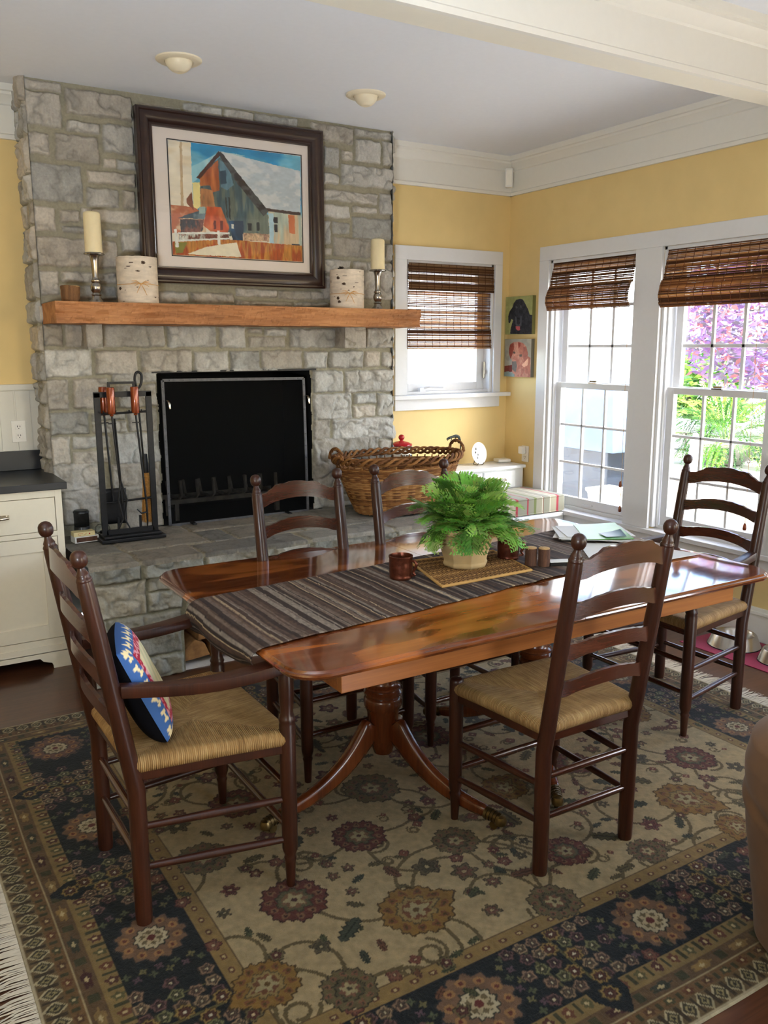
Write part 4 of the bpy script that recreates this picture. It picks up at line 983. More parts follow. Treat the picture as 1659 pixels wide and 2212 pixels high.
# ---------------------------------------------------------------- on the mantel
MZ = 1.8165
def candle(x, y, h_st, h_c, label, labc, sc=1, mat='pewter', seed=0):
    t = thing('candlestick', label, 'candlestick', (x, y, MZ), 0, 'candlesticks on the mantel')
    b = MB(); k = h_st/.24
    b.lathe([(r*sc, z*k) for r, z in ((.001, 0), (.043, 0), (.045, .004), (.040, .010), (.030, .018), (.024, .028), (.022, .036), (.027, .040), (.022, .045), (.019, .050), (.027, .062), (.030, .078), (.026, .092), (.020, .098), (.025, .104), (.025, .110), (.019, .115), (.016, .125), (.017, .16), (.020, .20), (.024, .222), (.030, .228), (.052, .231), (.054, .236), (.050, .240), (.001, .239))], 28, cap=False)
    b.obj('stem', mat, t, smooth=35)
    c = thing('pillar_candle', labc, 'candle', (x, y, MZ+h_st+.0008), 0, 'pillar candles on the mantel')
    b = MB(); r = .0415; b.lathe([(r, 0), (r*1.01, .004), (r, h_c*.5), (r*.99, h_c-.014), (r*.92, h_c-.006), (r*.72, h_c-.002), (r*.35, h_c-.007), (.001, h_c-.010)], 26, cap=False); b.lathe([(r, 0), (.001, 0)], 26, cap=False)
    wx_ = b.obj('wax_body', 'wax', c, smooth=50)
    b = MB(); b.tube([(0, 0, h_c-.012), (.001, 0, h_c), (.004, .001, h_c+.006)], .0012, 5); b.obj('wick', 'black_plastic', wx_)
candle(1.105, 4.56, .245, .198, 'tall silver candlestick at the left of the mantel', 'thick ivory candle on the left candlestick', .95)
candle(2.765, 4.56, .235, .178, 'duller pewter candlestick at the right end of the mantel', 'thick ivory candle on the right candlestick', .95, 'pewter')
def birch(x, y, r, h, label, seed, bow_z):
    t = thing('birch_bark_vase', label, 'vase', (x, y, MZ), 0, 'birch-bark vases on the mantel')
    nu, nv = 180, 90; th = np.linspace(0, 2*PI, nu); zz = np.linspace(0, h, nv); T, Zc = np.meshgrid(th, zz, indexing='ij')
    U = T*r
    n = vnoise(U, Zc*4, 22, seed, 4); c = np.stack([.83+0*n, .78+0*n, .71+0*n], -1)*(1+.20*(n-.5))[..., None]
    rs = np.random.RandomState(seed)
    for k in range(34):
        cu, cz = rs.uniform(0, 2*PI*r), rs.uniform(.01, h-.01); su, sz = rs.uniform(.003, .013), rs.uniform(.0008, .003)
        m_ = ((U-cu)/su)**2+((Zc-cz)/sz)**2+1.3*(vnoise(U, Zc, 160, seed+k, 2)-.5); c[m_ < 1] = np.array([.22, .17, .14])*(1+.5*rs.rand())
    for k in range(6):
        cu, cz = rs.uniform(0, 2*PI*r), rs.uniform(.03, h-.03); m_ = ((U-cu)/.011)**2+((Zc-cz)/.008)**2+1.6*(vnoise(U, Zc, 130, seed+50+k, 2)-.5); c[m_ < 1] = np.array([.27, .20, .15])
    rr = r*(1+.012*(vnoise(T/2, Zc*0, 3, seed+3, 2)-.5)); V = np.stack([rr*np.cos(T), rr*np.sin(T), Zc+np.where(Zc > h-.003, .004*(vnoise(T, Zc*0, 4, 5, 2)-.5), 0)], -1).reshape(-1, 3)
    bs_ = npmesh('bark_shell', V, gridf(nu, nv), 'bark_birch', npl(c).reshape(-1, 3), parent=t)
    b = MB(); b.lathe([(r*.985, h), (r*.93, h-.001), (r*.93, .012), (.001, .012)], 40, cap=False); b.lathe([(r, .001), (.001, .001)], 40, cap=False); b.obj('inner_wall', 'bark_brown', t, smooth=60)
    b = MB(); b.tube([((r+.0012)*math.cos(a), (r+.0012)*math.sin(a), bow_z+.001*math.sin(3*a)) for a in np.linspace(0, 2*PI, 50)[:-1]], .0016, 5, closed=True)
    aa = math.atan2(-y, -x)+.15; k0 = Vector(((r+.005)*math.cos(aa), (r+.005)*math.sin(aa), bow_z)); tv = Vector((-math.sin(aa), math.cos(aa), 0)); ov = Vector((math.cos(aa), math.sin(aa), 0))
    for dx, dz in ((.042, .012), (-.045, .014), (.04, -.012), (-.03, -.010), (.028, -.055), (-.022, -.045), (.05, .004), (-.05, .002)):
        b.tube([k0, k0+tv*dx*.5+Vector((0, 0, dz*.6+.006))+ov*.004, k0+tv*dx+Vector((0, 0, dz))-ov*.004], [.0014, .0020, .0010], 5)
    b.lathe([(.001, -.005), (.005, 0), (.001, .005)], 8, c=k0); b.obj('raffia_bow', 'raffia', bs_, smooth=60)
    return t
birch(1.315, 4.555, .102, .232, 'birch-bark vase with raffia bow, left of the painting', 5, .095)
bv = birch(2.553, 4.56, .100, .222, 'birch-bark vase with raffia bow and pinecones, right of the painting', 9, .085)
for k, (dx, dy, dz, s) in enumerate(((-.055, -.03, .205, .030), (-.01, .0, .195, .028), (.03, .02, .19, .024))):
    b = MB()
    for i in range(60):
        a = i*2.4; f = i/60; rr = s*math.sin(PI*(.12+.8*f)); z = dz+(f-.5)*s*2.0; p = Vector((dx+rr*math.cos(a)*.6, dy+rr*math.sin(a)*.6, z)); q = Vector((dx+rr*1.15*math.cos(a), dy+rr*1.15*math.sin(a), z+.006)); w = Vector((-math.sin(a), math.cos(a), 0))*s*.22
        b.add([p-w*.6, p+w*.6, q+w, q-w, p+Vector((0, 0, .004))], [(0, 1, 2, 3), (0, 3, 4), (1, 4, 2), (3, 2, 4)])
    b.lathe([(.001, dz-s), (s*.55, dz-s*.3), (s*.5, dz+s*.4), (.001, dz+s)], 10, c=(dx, dy, 0))
    tag(b.obj('pinecone', 'pinecone', loc=(2.553, 4.56, MZ)), ['dark pinecone at the left of the right birch vase', 'dark pinecone in the middle of the right birch vase', 'dark pinecone at the right, deep in the birch vase'][k], 'pinecone', 'pinecones in the birch vase')
t = thing('log_votive', 'small bark-covered log candle holder at the left end of the mantel', 'candle holder', (.972, 4.53, MZ))
b = MB(); n = 26; vs = []
for q in range(9):
    for j in range(n): a = 2*PI*j/n; r = .043+random.uniform(-.002, .002)+.004*q/8; vs.append((r*math.cos(a), r*math.sin(a), q*.078/8+(.003*math.sin(a*2) if q == 8 else 0)))
b.add(vs, [(i*n+j, i*n+(j+1) % n, (i+1)*n+(j+1) % n, (i+1)*n+j) for i in range(8) for j in range(n)]+[tuple(range(n-1, -1, -1))]); b.obj('bark', 'bark_brown', t, smooth=60)
b = MB(); b.lathe([(.045, .074), (.044, .079), (.022, .080), (.021, .062), (.001, .062)], 24, cap=False); b.obj('cut_top', 'log_end', t, smooth=40)

# ---------------------------------------------------------------- barn watercolour
def applyH(Hm, P):
    P = np.asarray(P, float); h = np.array(Hm).reshape(3, 3); q = np.c_[P, np.ones(len(P))]@h.T; return q[:, :2]/q[:, 2:]
def inpoly(U, V, poly):
    m_ = np.zeros(U.shape, bool); n = len(poly); j = n-1
    for i in range(n):
        xi, yi = poly[i]; xj, yj = poly[j]
        c_ = ((yi > V) != (yj > V)) & (U < (xj-xi)*(V-yi)/(yj-yi+1e-12)+xi); m_ ^= c_; j = i
    return m_
def paint(nu, nv, ops, Hm, bgc, seed, rough=.004):
    U, V = np.meshgrid(np.linspace(0, 1, nu), np.linspace(0, 1, nv), indexing='ij')
    c = np.tile(np.array(bgc)/255., (nu, nv, 1)); du = rough*(vnoise(U, V, 40, seed, 3)-.5)*2; dv = rough*(vnoise(U, V, 40, seed+1, 3)-.5)*2
    for op in ops:
        poly, col = op[0], op[1]; var = op[2] if len(op) > 2 else .12; vs_ = op[3] if len(op) > 3 else (8, 8); alt = op[4] if len(op) > 4 else None
        m_ = inpoly(U+du, V+dv, applyH(Hm, poly)); nz_ = vnoise(U*vs_[0], V*vs_[1], 1, seed+len(poly), 4, .6)
        cc_ = np.array(col)/255.
        if alt is not None:
            k = sstep(.42, .60, nz_)[..., None]; cf = cc_*(1-k)+np.array(alt)/255.*k
        else: cf = np.tile(cc_, (nu, nv, 1))
        cf = cf*(1+var*(vnoise(U*vs_[0]*2, V*vs_[1]*2, 1.7, seed+3, 4)-.5)*2)[..., None]
        c[m_] = cf[m_]
    return npl(c)
G = 235
barn = [
 ([(230, 320), (1380, 478), (1385, 1000), (250, 1000)], (40, 140, 190), .15, (3, 5), (110, 180, 205)),
 ([(436, 560), (560, 500), (690, 430), (520, 640), (440, 700)], (150, 200, 212), .12, (6, 3), (205, 220, 210)), ([(690, 430), (900, 470), (800, 500)], (170, 205, 210), .1),
 ([(240, 325), (436, 352), (452, 930), (256, 960)], (226, 208, 178), .08, (3, 6), (236, 224, 204)), ([(340, 340), (362, 342), (372, 940), (350, 945)], (200, 172, 136), .1),
 ([(448, 690), (512, 690), (515, 900), (455, 935)], (240, 222, 150), .05),
 ([(256, 880), (455, 900), (560, 960), (560, 1120), (270, 1120)], (222, 190, 156), .15, (8, 8), (190, 110, 80)),
 ([(395, 830), (440, 768), (458, 930), (400, 870)], (140, 84, 64), .1),
 ([(512, 650), (690, 470), (1060, 930), (1092, 980), (1100, 1135), (880, 1135), (770, 1150), (600, 1105), (515, 900)], (112, 120, 108), .2, (22, 3), (70, 92, 100)),
 ([(512, 655), (668, 500), (680, 760), (620, 780), (600, 720), (515, 720)], (190, 112, 62), .2, (14, 2), (170, 88, 48)),
 ([(515, 740), (620, 760), (640, 900), (560, 910), (516, 900)], (176, 120, 78), .25, (14, 3), (110, 120, 104)),
 ([(680, 500), (760, 560), (800, 720), (740, 760), (690, 730)], (100, 134, 150), .15, (12, 3), (130, 150, 150)), ([(680, 600), (735, 590), (740, 700), (690, 712)], (54, 78, 96), .15),
 ([(570, 900), (690, 905), (760, 1080), (745, 1120), (600, 1110), (540, 1060)], (196, 84, 44), .2, (10, 4), (214, 116, 70)),
 ([(725, 820), (736, 820), (748, 990), (738, 990)], (52, 52, 50)), ([(752, 822), (766, 822), (772, 1010), (762, 1010)], (48, 50, 50)),
 ([(625, 1018), (645, 1018), (648, 1090), (628, 1090)], (110, 44, 34)), ([(680, 1020), (704, 1020), (708, 1100), (684, 1100)], (104, 40, 32)), ([(915, 1042), (950, 1044), (952, 1108), (920, 1108)], (36, 36, 38)), ([(990, 1036), (1016, 1038), (1018, 1110), (994, 1110)], (34, 36, 40)),
 ([(748, 1020), (880, 1024), (876, 1190), (790, 1185)], (30, 52, 78), .2, (10, 3), (44, 84, 120)), ([(778, 1048), (798, 1050), (798, 1086), (780, 1086)], (220, 220, 210)),
 ([(1090, 940), (1372, 975), (1378, 1270), (1110, 1250)], (214, 186, 150), .14, (16, 2), (180, 190, 176)), ([(1262, 975), (1316, 980), (1320, 1140), (1268, 1130)], (214, 120, 74), .1), ([(1096, 960), (1140, 965), (1140, 1250), (1104, 1240)], (176, 204, 216), .1),
 ([(1134, 990), (1172, 994), (1172, 1046), (1136, 1040)], (44, 34, 40)), ([(1142, 1056), (1170, 1058), (1170, 1122), (1144, 1120)], (40, 36, 48)), ([(1290, 1222), (1360, 1228), (1362, 1270), (1292, 1264)], (50, 50, 66)),
 ([(682, 430), (1368, 605), (1370, 965), (1070, 918)], (190, 198, 204), .06, (10, 14), (214, 214, 214)),
 ([(1066, 915), (1370, 958), (1370, 982), (1062, 940)], (62, 34, 30), .2),
 ([(482, 650), (676, 424), (690, 460), (512, 664)], (84, 50, 42), .2), ([(668, 450), (690, 430), (1074, 916), (1098, 944), (1056, 986), (1010, 930), (820, 690)], (56, 46, 46), .2, (20, 20), (84, 84, 84)),
 ([(318, 992), (505, 930), (562, 960), (545, 1005)], (64, 84, 98), .15, (10, 6), (110, 130, 140)), ([(340, 1000), (545, 1008), (530, 1110), (345, 1120)], (58, 60, 70), .3, (22, 10), (126, 80, 72)), ([(500, 900), (555, 896), (555, 955), (505, 960)], (160, 184, 180), .1),
 ([(880, 1125), (1100, 1138), (1100, 1200), (880, 1190)], (206, 172, 138), .25, (30, 20), (160, 120, 100)),
 ([(330, 1130), (760, 1130), (765, 1200), (330, 1200)], (120, 66, 50), .4, (40, 14), (190, 190, 180)),
 ([(275, 1190), (770, 1180), (1380, 1240), (1384, 1380), (275, 1310)], (196, 130, 58), .2, (40, 5), (174, 76, 34)), ([(560, 1240), (820, 1205), (860, 1330), (400, 1300)], (238, 226, 200), .06), ([(290, 1200), (400, 1200), (360, 1290), (300, 1290)], (140, 136, 62), .15),
 ([(325, 1112), (760, 1118), (760, 1134), (325, 1130)], (224, 224, 216)), ([(325, 1176), (760, 1164), (760, 1176), (325, 1194)], (228, 228, 220)), ([(288, 1088), (312, 1088), (330, 1240), (302, 1240)], (232, 230, 222)), ([(655, 1100), (678, 1100), (682, 1225), (662, 1225)], (232, 230, 222)),
]
pic = thing('framed_picture', 'framed watercolour of a weathered barn with snowy roof, above the mantel', 'picture', (1.925, YF-.035, 2.377))
cx, cz = 1.925, 2.377
def framering(b, x0, x1, z0, z1, prof):
    """mitred frame: prof = (distance in from outer edge, depth towards the room)"""
    vs = []; k = len(prof)
    for sx, sz in ((0, 0), (1, 0), (1, 1), (0, 1)):
        for d, y in prof: vs.append(((x0+d) if not sx else (x1-d), -y, (z0+d) if not sz else (z1-d)))
    fs = [(c*k+i, ((c+1) % 4)*k+i, ((c+1) % 4)*k+(i+1) % k, c*k+(i+1) % k) for c in range(4) for i in range(k)]
    b.add(vs, fs)
b = MB(); framering(b, 1.384-cx, 2.466-cx, 1.938-cz, 2.818-cz, [(0, -.01), (0, .034), (.006, .042), (.014, .042), (.020, .036), (.030, .040), (.046, .038), (.064, .026), (.070, .020), (.076, .024), (.084, .024), (.088, .012), (.088, -.01)])
b.obj('frame', 'frame_wood', pic, smooth=35)
b = MB(); b.box(1.47-cx, 2.38-cx, -.006, .0, 2.025-cz, 2.735-cz); b.obj('mat_board', 'mat_board', pic)
nu, nv = 330, 250; xu, zv = np.meshgrid(np.linspace(1.555, 2.331, nu), np.linspace(2.088, 2.672, nv), indexing='ij')
npmesh('watercolour', np.stack([xu-cx, 0*xu-.0075, zv-cz], -1).reshape(-1, 3), gridf(nu, nv)[:, ::-1], 'painted', paint(nu, nv, barn, HB, (230, 220, 200), 3).reshape(-1, 3), parent=pic)
b = MB(); framering(b, 1.548-cx, 2.338-cx, 2.081-cz, 2.679-cz, [(0, .006), (0, .0088), (.005, .0088), (.005, .006)]); b.obj('inner_line', 'black_plastic', pic)
b = MB(); b.box(1.468-cx, 2.382-cx, -.0125, -.0115, 2.023-cz, 2.737-cz); b.obj('glass', 'window_glass', pic)

# dog portraits on canvas
dogA = [([(150, 320), (680, 320), (680, 1040), (150, 1040)], (150, 152, 96), .08, (3, 3), (164, 166, 112)),
 ([(300, 470), (340, 400), (400, 382), (450, 395), (490, 470), (530, 560), (558, 660), (640, 685), (630, 1010), (235, 1010), (250, 900), (290, 760), (262, 745), (240, 810), (215, 820), (208, 700), (235, 600), (280, 540)], (30, 30, 34), .3, (10, 10), (46, 46, 52)),
 ([(330, 520), (350, 500), (365, 540), (340, 560)], (78, 76, 80)), ([(405, 500), (425, 500), (430, 540), (408, 540)], (78, 76, 80)), ([(322, 700), (345, 700), (352, 820), (378, 850), (400, 820), (410, 690), (430, 690), (425, 860), (375, 905), (328, 850)], (74, 74, 80), .2), ([(355, 720), (395, 720), (388, 750), (365, 752)], (18, 18, 20)),
 ([(330, 868), (402, 872), (400, 940), (368, 948), (335, 925)], (176, 86, 88), .1)]
dogB = [([(120, 1100), (600, 1100), (600, 1790), (120, 1790)], (150, 148, 136), .06, (3, 3), (164, 160, 146)),
 ([(215, 1270), (235, 1200), (290, 1162), (380, 1155), (450, 1180), (500, 1240), (525, 1350), (520, 1400), (565, 1440), (560, 1775), (300, 1775), (250, 1640), (262, 1470), (240, 1455), (215, 1370)], (186, 132, 112), .14, (8, 6), (170, 106, 90)),
 ([(215, 1270), (235, 1200), (290, 1162), (300, 1260), (270, 1380), (240, 1455), (215, 1370)], (134, 60, 46), .15), ([(362, 1160), (410, 1180), (400, 1230), (372, 1280)], (140, 60, 46), .1), ([(440, 1240), (500, 1240), (525, 1350), (520, 1440), (470, 1560), (440, 1400)], (158, 96, 84), .12),
 ([(420, 1560), (530, 1440), (520, 1560), (460, 1600)], (224, 170, 142), .08), ([(278, 1330), (322, 1330), (320, 1365), (282, 1362)], (92, 76, 70)), ([(382, 1375), (428, 1372), (425, 1412), (388, 1418)], (96, 84, 78)), ([(262, 1500), (330, 1495), (345, 1580), (320, 1690), (262, 1640)], (112, 104, 98), .1),
 ([(130, 1580), (262, 1560), (262, 1680), (130, 1690)], (112, 52, 42), .15), ([(130, 1690), (200, 1670), (300, 1720), (300, 1775), (130, 1775)], (132, 150, 146), .06)]
for k, (ops, Hm, z0, z1, lab_, bgc) in enumerate(((dogA, HD1, 1.683, 1.947, 'canvas portrait of a black dog with its tongue out, upper of the two', (150, 152, 96)), (dogB, HD2, 1.383, 1.650, 'canvas portrait of a reddish brown dog, lower of the two', (150, 148, 136)))):
    ya, yb = 4.684, 4.972; t = thing('dog_portrait', lab_, 'painting', (XR-.001, (ya+yb)/2, (z0+z1)/2), 0, 'dog portraits by the window'); nu, nv = 130, 120
    Yg, Zg = np.meshgrid(np.linspace(yb, ya, nu), np.linspace(z0, z1, nv), indexing='ij')
    col = paint(nu, nv, ops, Hm, bgc, 7+k, .006)
    npmesh('painted_canvas', np.stack([0*Yg-.030, Yg-(ya+yb)/2, Zg-(z0+z1)/2], -1).reshape(-1, 3), gridf(nu, nv)[:, ::-1], 'canvas', col.reshape(-1, 3), parent=t)
    b = MB(); h1, h2 = (yb-ya)/2, (z1-z0)/2; b.box(-.0295, 0, -h1, h1, -h2, h2, C8(*[int(q*.8) for q in bgc])); b.obj('stretcher_box', 'canvas', t)

# ---------------------------------------------------------------- fire screen, grate, tool set
fs_ = thing('fire_screen', 'black wire-mesh fire screen with riveted iron frame in front of the firebox', 'fire screen', (1.9, YF-.02, HE+.004))
def FS(x, z): return (x-1.9, z-HE-.004)
A, B_, C2, D2 = FS(1.468, 1.418), FS(2.332, 1.412), FS(2.345, .60), FS(1.472, .60)
def barxz(b, p, q, w, d):
    p, q = Vector((p[0], 0, p[1])), Vector((q[0], 0, q[1])); t = (q-p).normalized(); n = Vector((t.z, 0, -t.x))*w/2; e = Vector((0, d/2, 0))
    b.add([p-n-e, p+n-e, p+n+e, p-n+e, q-n-e, q+n-e, q+n+e, q-n+e], [(0, 1, 2, 3), (7, 6, 5, 4), (0, 4, 5, 1), (1, 5, 6, 2), (2, 6, 7, 3), (3, 7, 4, 0)])
b = MB()
for p, q in ((A, B_), (B_, C2), (C2, D2), (D2, A)): barxz(b, p, q, .016, .012)
for p, q, n in ((A, B_, 11), (A, D2, 11), (B_, C2, 11)):
    for i in range(n): 
        f = (i+.5)/n; c = (p[0]+(q[0]-p[0])*f, -.008, p[1]+(q[1]-p[1])*f); b.lathe([(.0035, 0), (.003, .002), (.0005, .003)], 8, c=c, M4=Matrix.Rotation(PI/2, 4, 'X'))
b.obj('iron_frame', 'screen_iron', fs_, bevel=0)
b = MB(); b.add([(A[0], .002, A[1]), (B_[0], .002, B_[1]), (C2[0], .002, C2[1]), (D2[0], .002, D2[1])], [(0, 1, 2, 3)]); b.obj('wire_mesh', 'wire_mesh', fs_)
for s, x in ((-1, 1.485), (1, 2.345)):
    b = MB(); X0, Z0_ = FS(x, 1.29); b.tube([(X0, -.004, Z0_+.02), (X0+.004, -.026, Z0_+.015), (X0+.008, -.032, Z0_), (X0+.010, -.032, Z0_-.028)], [.006, .007, .008, .006], 8, flat=.6); b.obj('hook_handle', 'nickel', fs_, smooth=60)
for s in (-.3, .3):
    b = MB(); b.box(s-.012, s+.012, -.06, .03, .0, .008); b.obj('foot', 'black_iron', fs_, bevel=.002)
gr = thing('fire_grate', 'cast-iron log grate inside the firebox', 'grate', (1.87, 4.90, HE+.004))
b = MB()
for i in range(7): x = -.30+i*.10; b.tube([(x, -.10, .24), (x+.005, -.095, .15), (x, -.06, .12), (x, .12, .12), (x, .16, .2)], .011, 6)
for x in (-.32, .32):
    for y in (-.07, .11): b.box(x-.012, x+.012, y-.012, y+.012, 0, .12)
b.box(-.36, .36, -.09, -.06, .10, .125); b.box(-.36, .36, .1, .12, .10, .125); b.obj('grate_bars', 'grate_iron', gr, smooth=50)

tx, ty = 1.19, 4.50
ts = thing('fireplace_tool_stand', 'black iron stand on the hearth holding the fireplace tools', 'tool stand', (tx, ty, HE+.004))
b = MB(); b.box(-.168, .168, -.075, .075, 0, .018); b.box(-.150, .150, -.055, .055, .018, .032); b.obj('base', 'black_iron', ts, bevel=.004)
b = MB()
for x in (-.132, .132): b.box(x-.015, x+.015, -.008, .008, .03, .770)
b.box(-.147, .147, -.008, .008, .746, .774); b.box(-.126, .126, -.008, .008, .03, .056)
for x in (-.06, .055): b.box(x-.006, x+.006, -.006, .006, .05, .12)
b.obj('upright_frame', 'black_iron', ts, bevel=.001)
b = MB(); b.tube([(-.126, 0, .20), (.126, 0, .21)], .006, 8); b.obj('lower_bar', 'black_iron', ts, smooth=50)
b = MB(); b.tube([(-.135, 0, .660), (.135, 0, .668)], .006, 8)
for x in (-.085, .045): b.tube([(x, -.01, .668), (x, -.035, .664), (x-.03, -.052, .672), (x-.032, -.055, .682)], .004, 6); b.tube([(x, -.035, .664), (x+.03, -.052, .672), (x+.032, -.055, .682)], .004, 6)
b.obj('hook_bar', 'black_iron', ts, smooth=50)
b = MB(); b.box(-.075, .065, -.006, .006, .812, .824); b.box(-.075, -.063, -.006, .006, .77, .812); b.box(.053, .065, -.006, .006, .77, .812); b.obj('carry_handle', 'black_iron', ts, bevel=.001)
def tool(name, label, x, y, build, ztop=.80, hl=.135, cat='fireplace tool', zbot=.14, lean_=.02, handle=True):
    t = thing(name, label, cat, (tx+x, ty+y, HE+.004+zbot), 0, 'tools hanging on the fireplace stand')
    L = ztop-hl-zbot
    if handle:
        b = MB(); z0 = ztop-hl-zbot; b.lathe([(.008, z0-.012), (.011, z0-.004), (.0195, z0), (.0215, z0+.012), (.0215, z0+hl-.008), (.0195, z0+hl-.002), (.010, z0+hl)], 18, c=(-lean_, 0, 0)); b.obj('grip', 'copper_handle', t, smooth=40)
    b = MB(); b.tube([(-lean_, 0, L), (0, 0, .06)], .0055, 8); b.tube([(-lean_-.02, 0, L-.05), (-lean_+.02, 0, L-.05)], .003, 6) if handle else None
    b.obj('rod', 'black_iron', t, smooth=50); build(t); return t
def shovel(t):
    b = MB(); n = 8; vs = []
    for i in range(n+1):
        for j in range(7): u = i/n; v = j/6-.5; vs.append((v*.135, .012-.03*abs(v)**2*2+.010*u, .13-.19*u))
    b.add(vs, [(i*7+j, i*7+j+1, (i+1)*7+j+1, (i+1)*7+j) for i in range(n) for j in range(6)]); o = b.obj('shovel_pan', 'black_iron', t, smooth=50); s = o.modifiers.new('t', 'SOLIDIFY'); s.thickness = .003
def tongs(t):
    b = MB()
    for s in (-1, 1): b.tube([(-.015, 0, .50), (-.004, -.004, .18), (s*.022, -.006, .08), (s*.004, -.008, -.02), (s*.03, -.01, -.075)], [.005, .005, .005, .005, .004], 7)
    b.obj('tong_arms', 'black_iron', t, smooth=50)
def poker(t):
    b = MB(); b.tube([(0, 0, .08), (.002, 0, -.02), (0, 0, -.085)], [.006, .006, .003], 8); b.tube([(0, 0, .0), (-.03, -.004, -.002), (-.052, -.006, .022)], [.005, .005, .003], 7); b.obj('poker_tip', 'black_iron', t, smooth=50)
def brush(t):
    b = MB(); b.lathe([(.014, .30), (.016, .26), (.018, .25), (.018, .20)], 14, sx=1, sy=.8); b.obj('ferrule', 'black_iron', t, smooth=40)
    b = MB(); 
    for i in range(90):
        a = random.uniform(0, 2*PI); q = math.sqrt(random.random()); x0, y0 = q*math.cos(a)*.016, q*math.sin(a)*.012; x1, y1 = x0*2.1, y0*1.8
        b.tube([(x0, y0, .205), (x0*1.15, y0*1.1, .12), (x1, y1, -.06+random.uniform(-.01, .01))], [.0022, .0024, .0018], 4)
    b.lathe([(.017, .13), (.0185, .126), (.017, .122)], 14, sy=.85, cap=False); b.obj('bristles', 'straw', t, smooth=60)
tool('ash_shovel', 'black ash shovel with copper-coloured grip, behind the tongs', -.075, .02, shovel)
tool('fire_tongs', 'black fire tongs with copper-coloured grip, on the left of the stand', -.045, -.045, tongs, lean_=.028)
tool('fire_poker', 'black fire poker with copper-coloured grip, on the right of the stand', .080, -.04, poker, lean_=.030)
hb = tool('hearth_broom', 'straw hearth broom with looped black iron handle', .105, .03, brush, ztop=.80, hl=0, handle=False, lean_=.022)
b = MB(); zt = .80-.14; b.tube([(-.022, 0, zt-.01), (-.030, 0, zt+.03), (-.024, 0, zt+.062), (-.008, 0, zt+.070), (.006, 0, zt+.055), (.004, 0, zt+.02), (-.006, 0, zt-.005), (-.020, 0, zt-.02)], [.006, .007, .007, .007, .007, .007, .006, .005], 8, sm=6); b.obj('loop_handle', 'black_iron', hb, smooth=60)
# speaker, boxes, glass ornament on the hearth
t = thing('lantern', 'small dark cylinder lantern on the hearth, beside the cabinet', 'lantern', (.968, 4.62, HE+.004))
b = MB(); b.lathe([(.001, 0), (.040, 0), (.041, .004), (.041, .065), (.039, .07)], 24); b.obj('base', 'black_plastic', t, smooth=40)
b = MB(); b.lathe([(.038, .07), (.038, .145), (.036, .152)], 24, cap=False); b.obj('mesh_body', 'wire_mesh', t, smooth=40)
b = MB(); b.lathe([(.041, .142), (.040, .150), (.034, .156), (.001, .157)], 24, cap=False); b.obj('cap', 'black_plastic', t, smooth=40)
t = thing('match_box', 'larger white box of matches lying on the hearth', 'box', (.965, 4.555, HE+.005), R(6))
b = MB(); b.box(-.062, .062, -.034, .034, 0, .032); b.obj('box', 'paper', t, bevel=.001); b = MB(); b.box(-.054, .054, -.0352, -.0342, .005, .028); b.obj('striking_strip', 'bark_dark', t)
plain('cream_card', C8(206, 190, 140), .6, nz=.1)
t = thing('match_box', 'smaller cream box of matches stacked on the white one', 'box', (.958, 4.560, HE+.0375), R(2))
b = MB(); b.box(-.054, .054, -.030, .030, 0, .022); b.obj('box', 'cream_card', t, bevel=.001)
b = MB(); b.tube([(-.02+.012*math.cos(a), -.0306, .011+.005*math.sin(a)) for a in np.linspace(0, 5, 12)], .0008, 4); b.tube([(0, -.0306, .006), (.012, -.0306, .016)], .0008, 4); b.lathe([(.004, 0), (.0005, .001)], 10, c=(.026, -.0306, .011), M4=Matrix.Rotation(PI/2, 4, 'X')); b.obj('printed_label', 'red_enamel', t)
t = thing('glass_tealight', 'round clear glass tealight holder on the hearth behind the match boxes', 'candle holder', (1.085, 4.67, HE+.005))
b = MB(); b.lathe([(.001, 0), (.03, 0), (.038, .012), (.040, .028), (.036, .046), (.027, .054), (.025, .052), (.034, .044), (.037, .028), (.034, .012), (.028, .005), (.001, .005)], 24, cap=False); b.obj('bowl', 'clear_glass', t, smooth=60)
b = MB(); b.lathe([(.001, .006), (.016, .006), (.016, .02), (.001, .02)], 16, cap=False); b.obj('tealight', 'black_plastic', t, smooth=40)

# ---------------------------------------------------------------- wicker basket
BX, BY = 2.815, 4.40
bk = thing('wicker_basket', 'large oval wicker laundry basket standing on the hearth', 'basket', (BX, BY, HE+.012))
BH = .335
def bax(z): f = z/BH; return .275+(.425-.275)*f**.85, .175+(.270-.175)*f**.85
browns = [C8(124, 82, 44), C8(142, 98, 54), C8(104, 66, 36), C8(162, 118, 70)]
b = MB(); ns = 44; rows = 60
for r in range(rows):
    z = .008+r*(BH-.05)/rows; a, c = bax(z); pts = []; thick = .0040; ph = r % 2; m_ = ns*4
    if r in (0, 1, 2, 22, 23, 44, 45, 46): thick = .0042
    for i in range(m_):
        t = 2*PI*i/m_; o_ = .0055*math.cos(PI*(i/4.0)*1+ph*PI)
        pts.append(((a+o_)*math.cos(t), (c+o_)*math.sin(t), z))
    b.tube(pts, thick, 5, closed=True, col=random.choice(browns))
b.obj('woven_side', 'woven', bk, smooth=60)
b = MB()
for i in range(ns):
    t = 2*PI*i/ns; pts = []
    for q in range(8): z = q*(BH-.03)/7; a, c = bax(z); pts.append((a*math.cos(t), c*math.sin(t), z))
    b.tube(pts, .0045, 6, col=random.choice(browns))
b.obj('stakes', 'woven', bk, smooth=60)
b = MB()
for k in range(3):
    pts = []; m_ = 300
    for i in range(m_):
        t = 2*PI*i/m_; a, c = bax(BH); ph = t*16+k*2*PI/3; pts.append(((a+.012*math.cos(ph))*math.cos(t), (c+.012*math.cos(ph))*math.sin(t), BH-.004+.018*math.sin(ph)))
    b.tube(pts, .0085, 6, closed=True, col=browns[k])
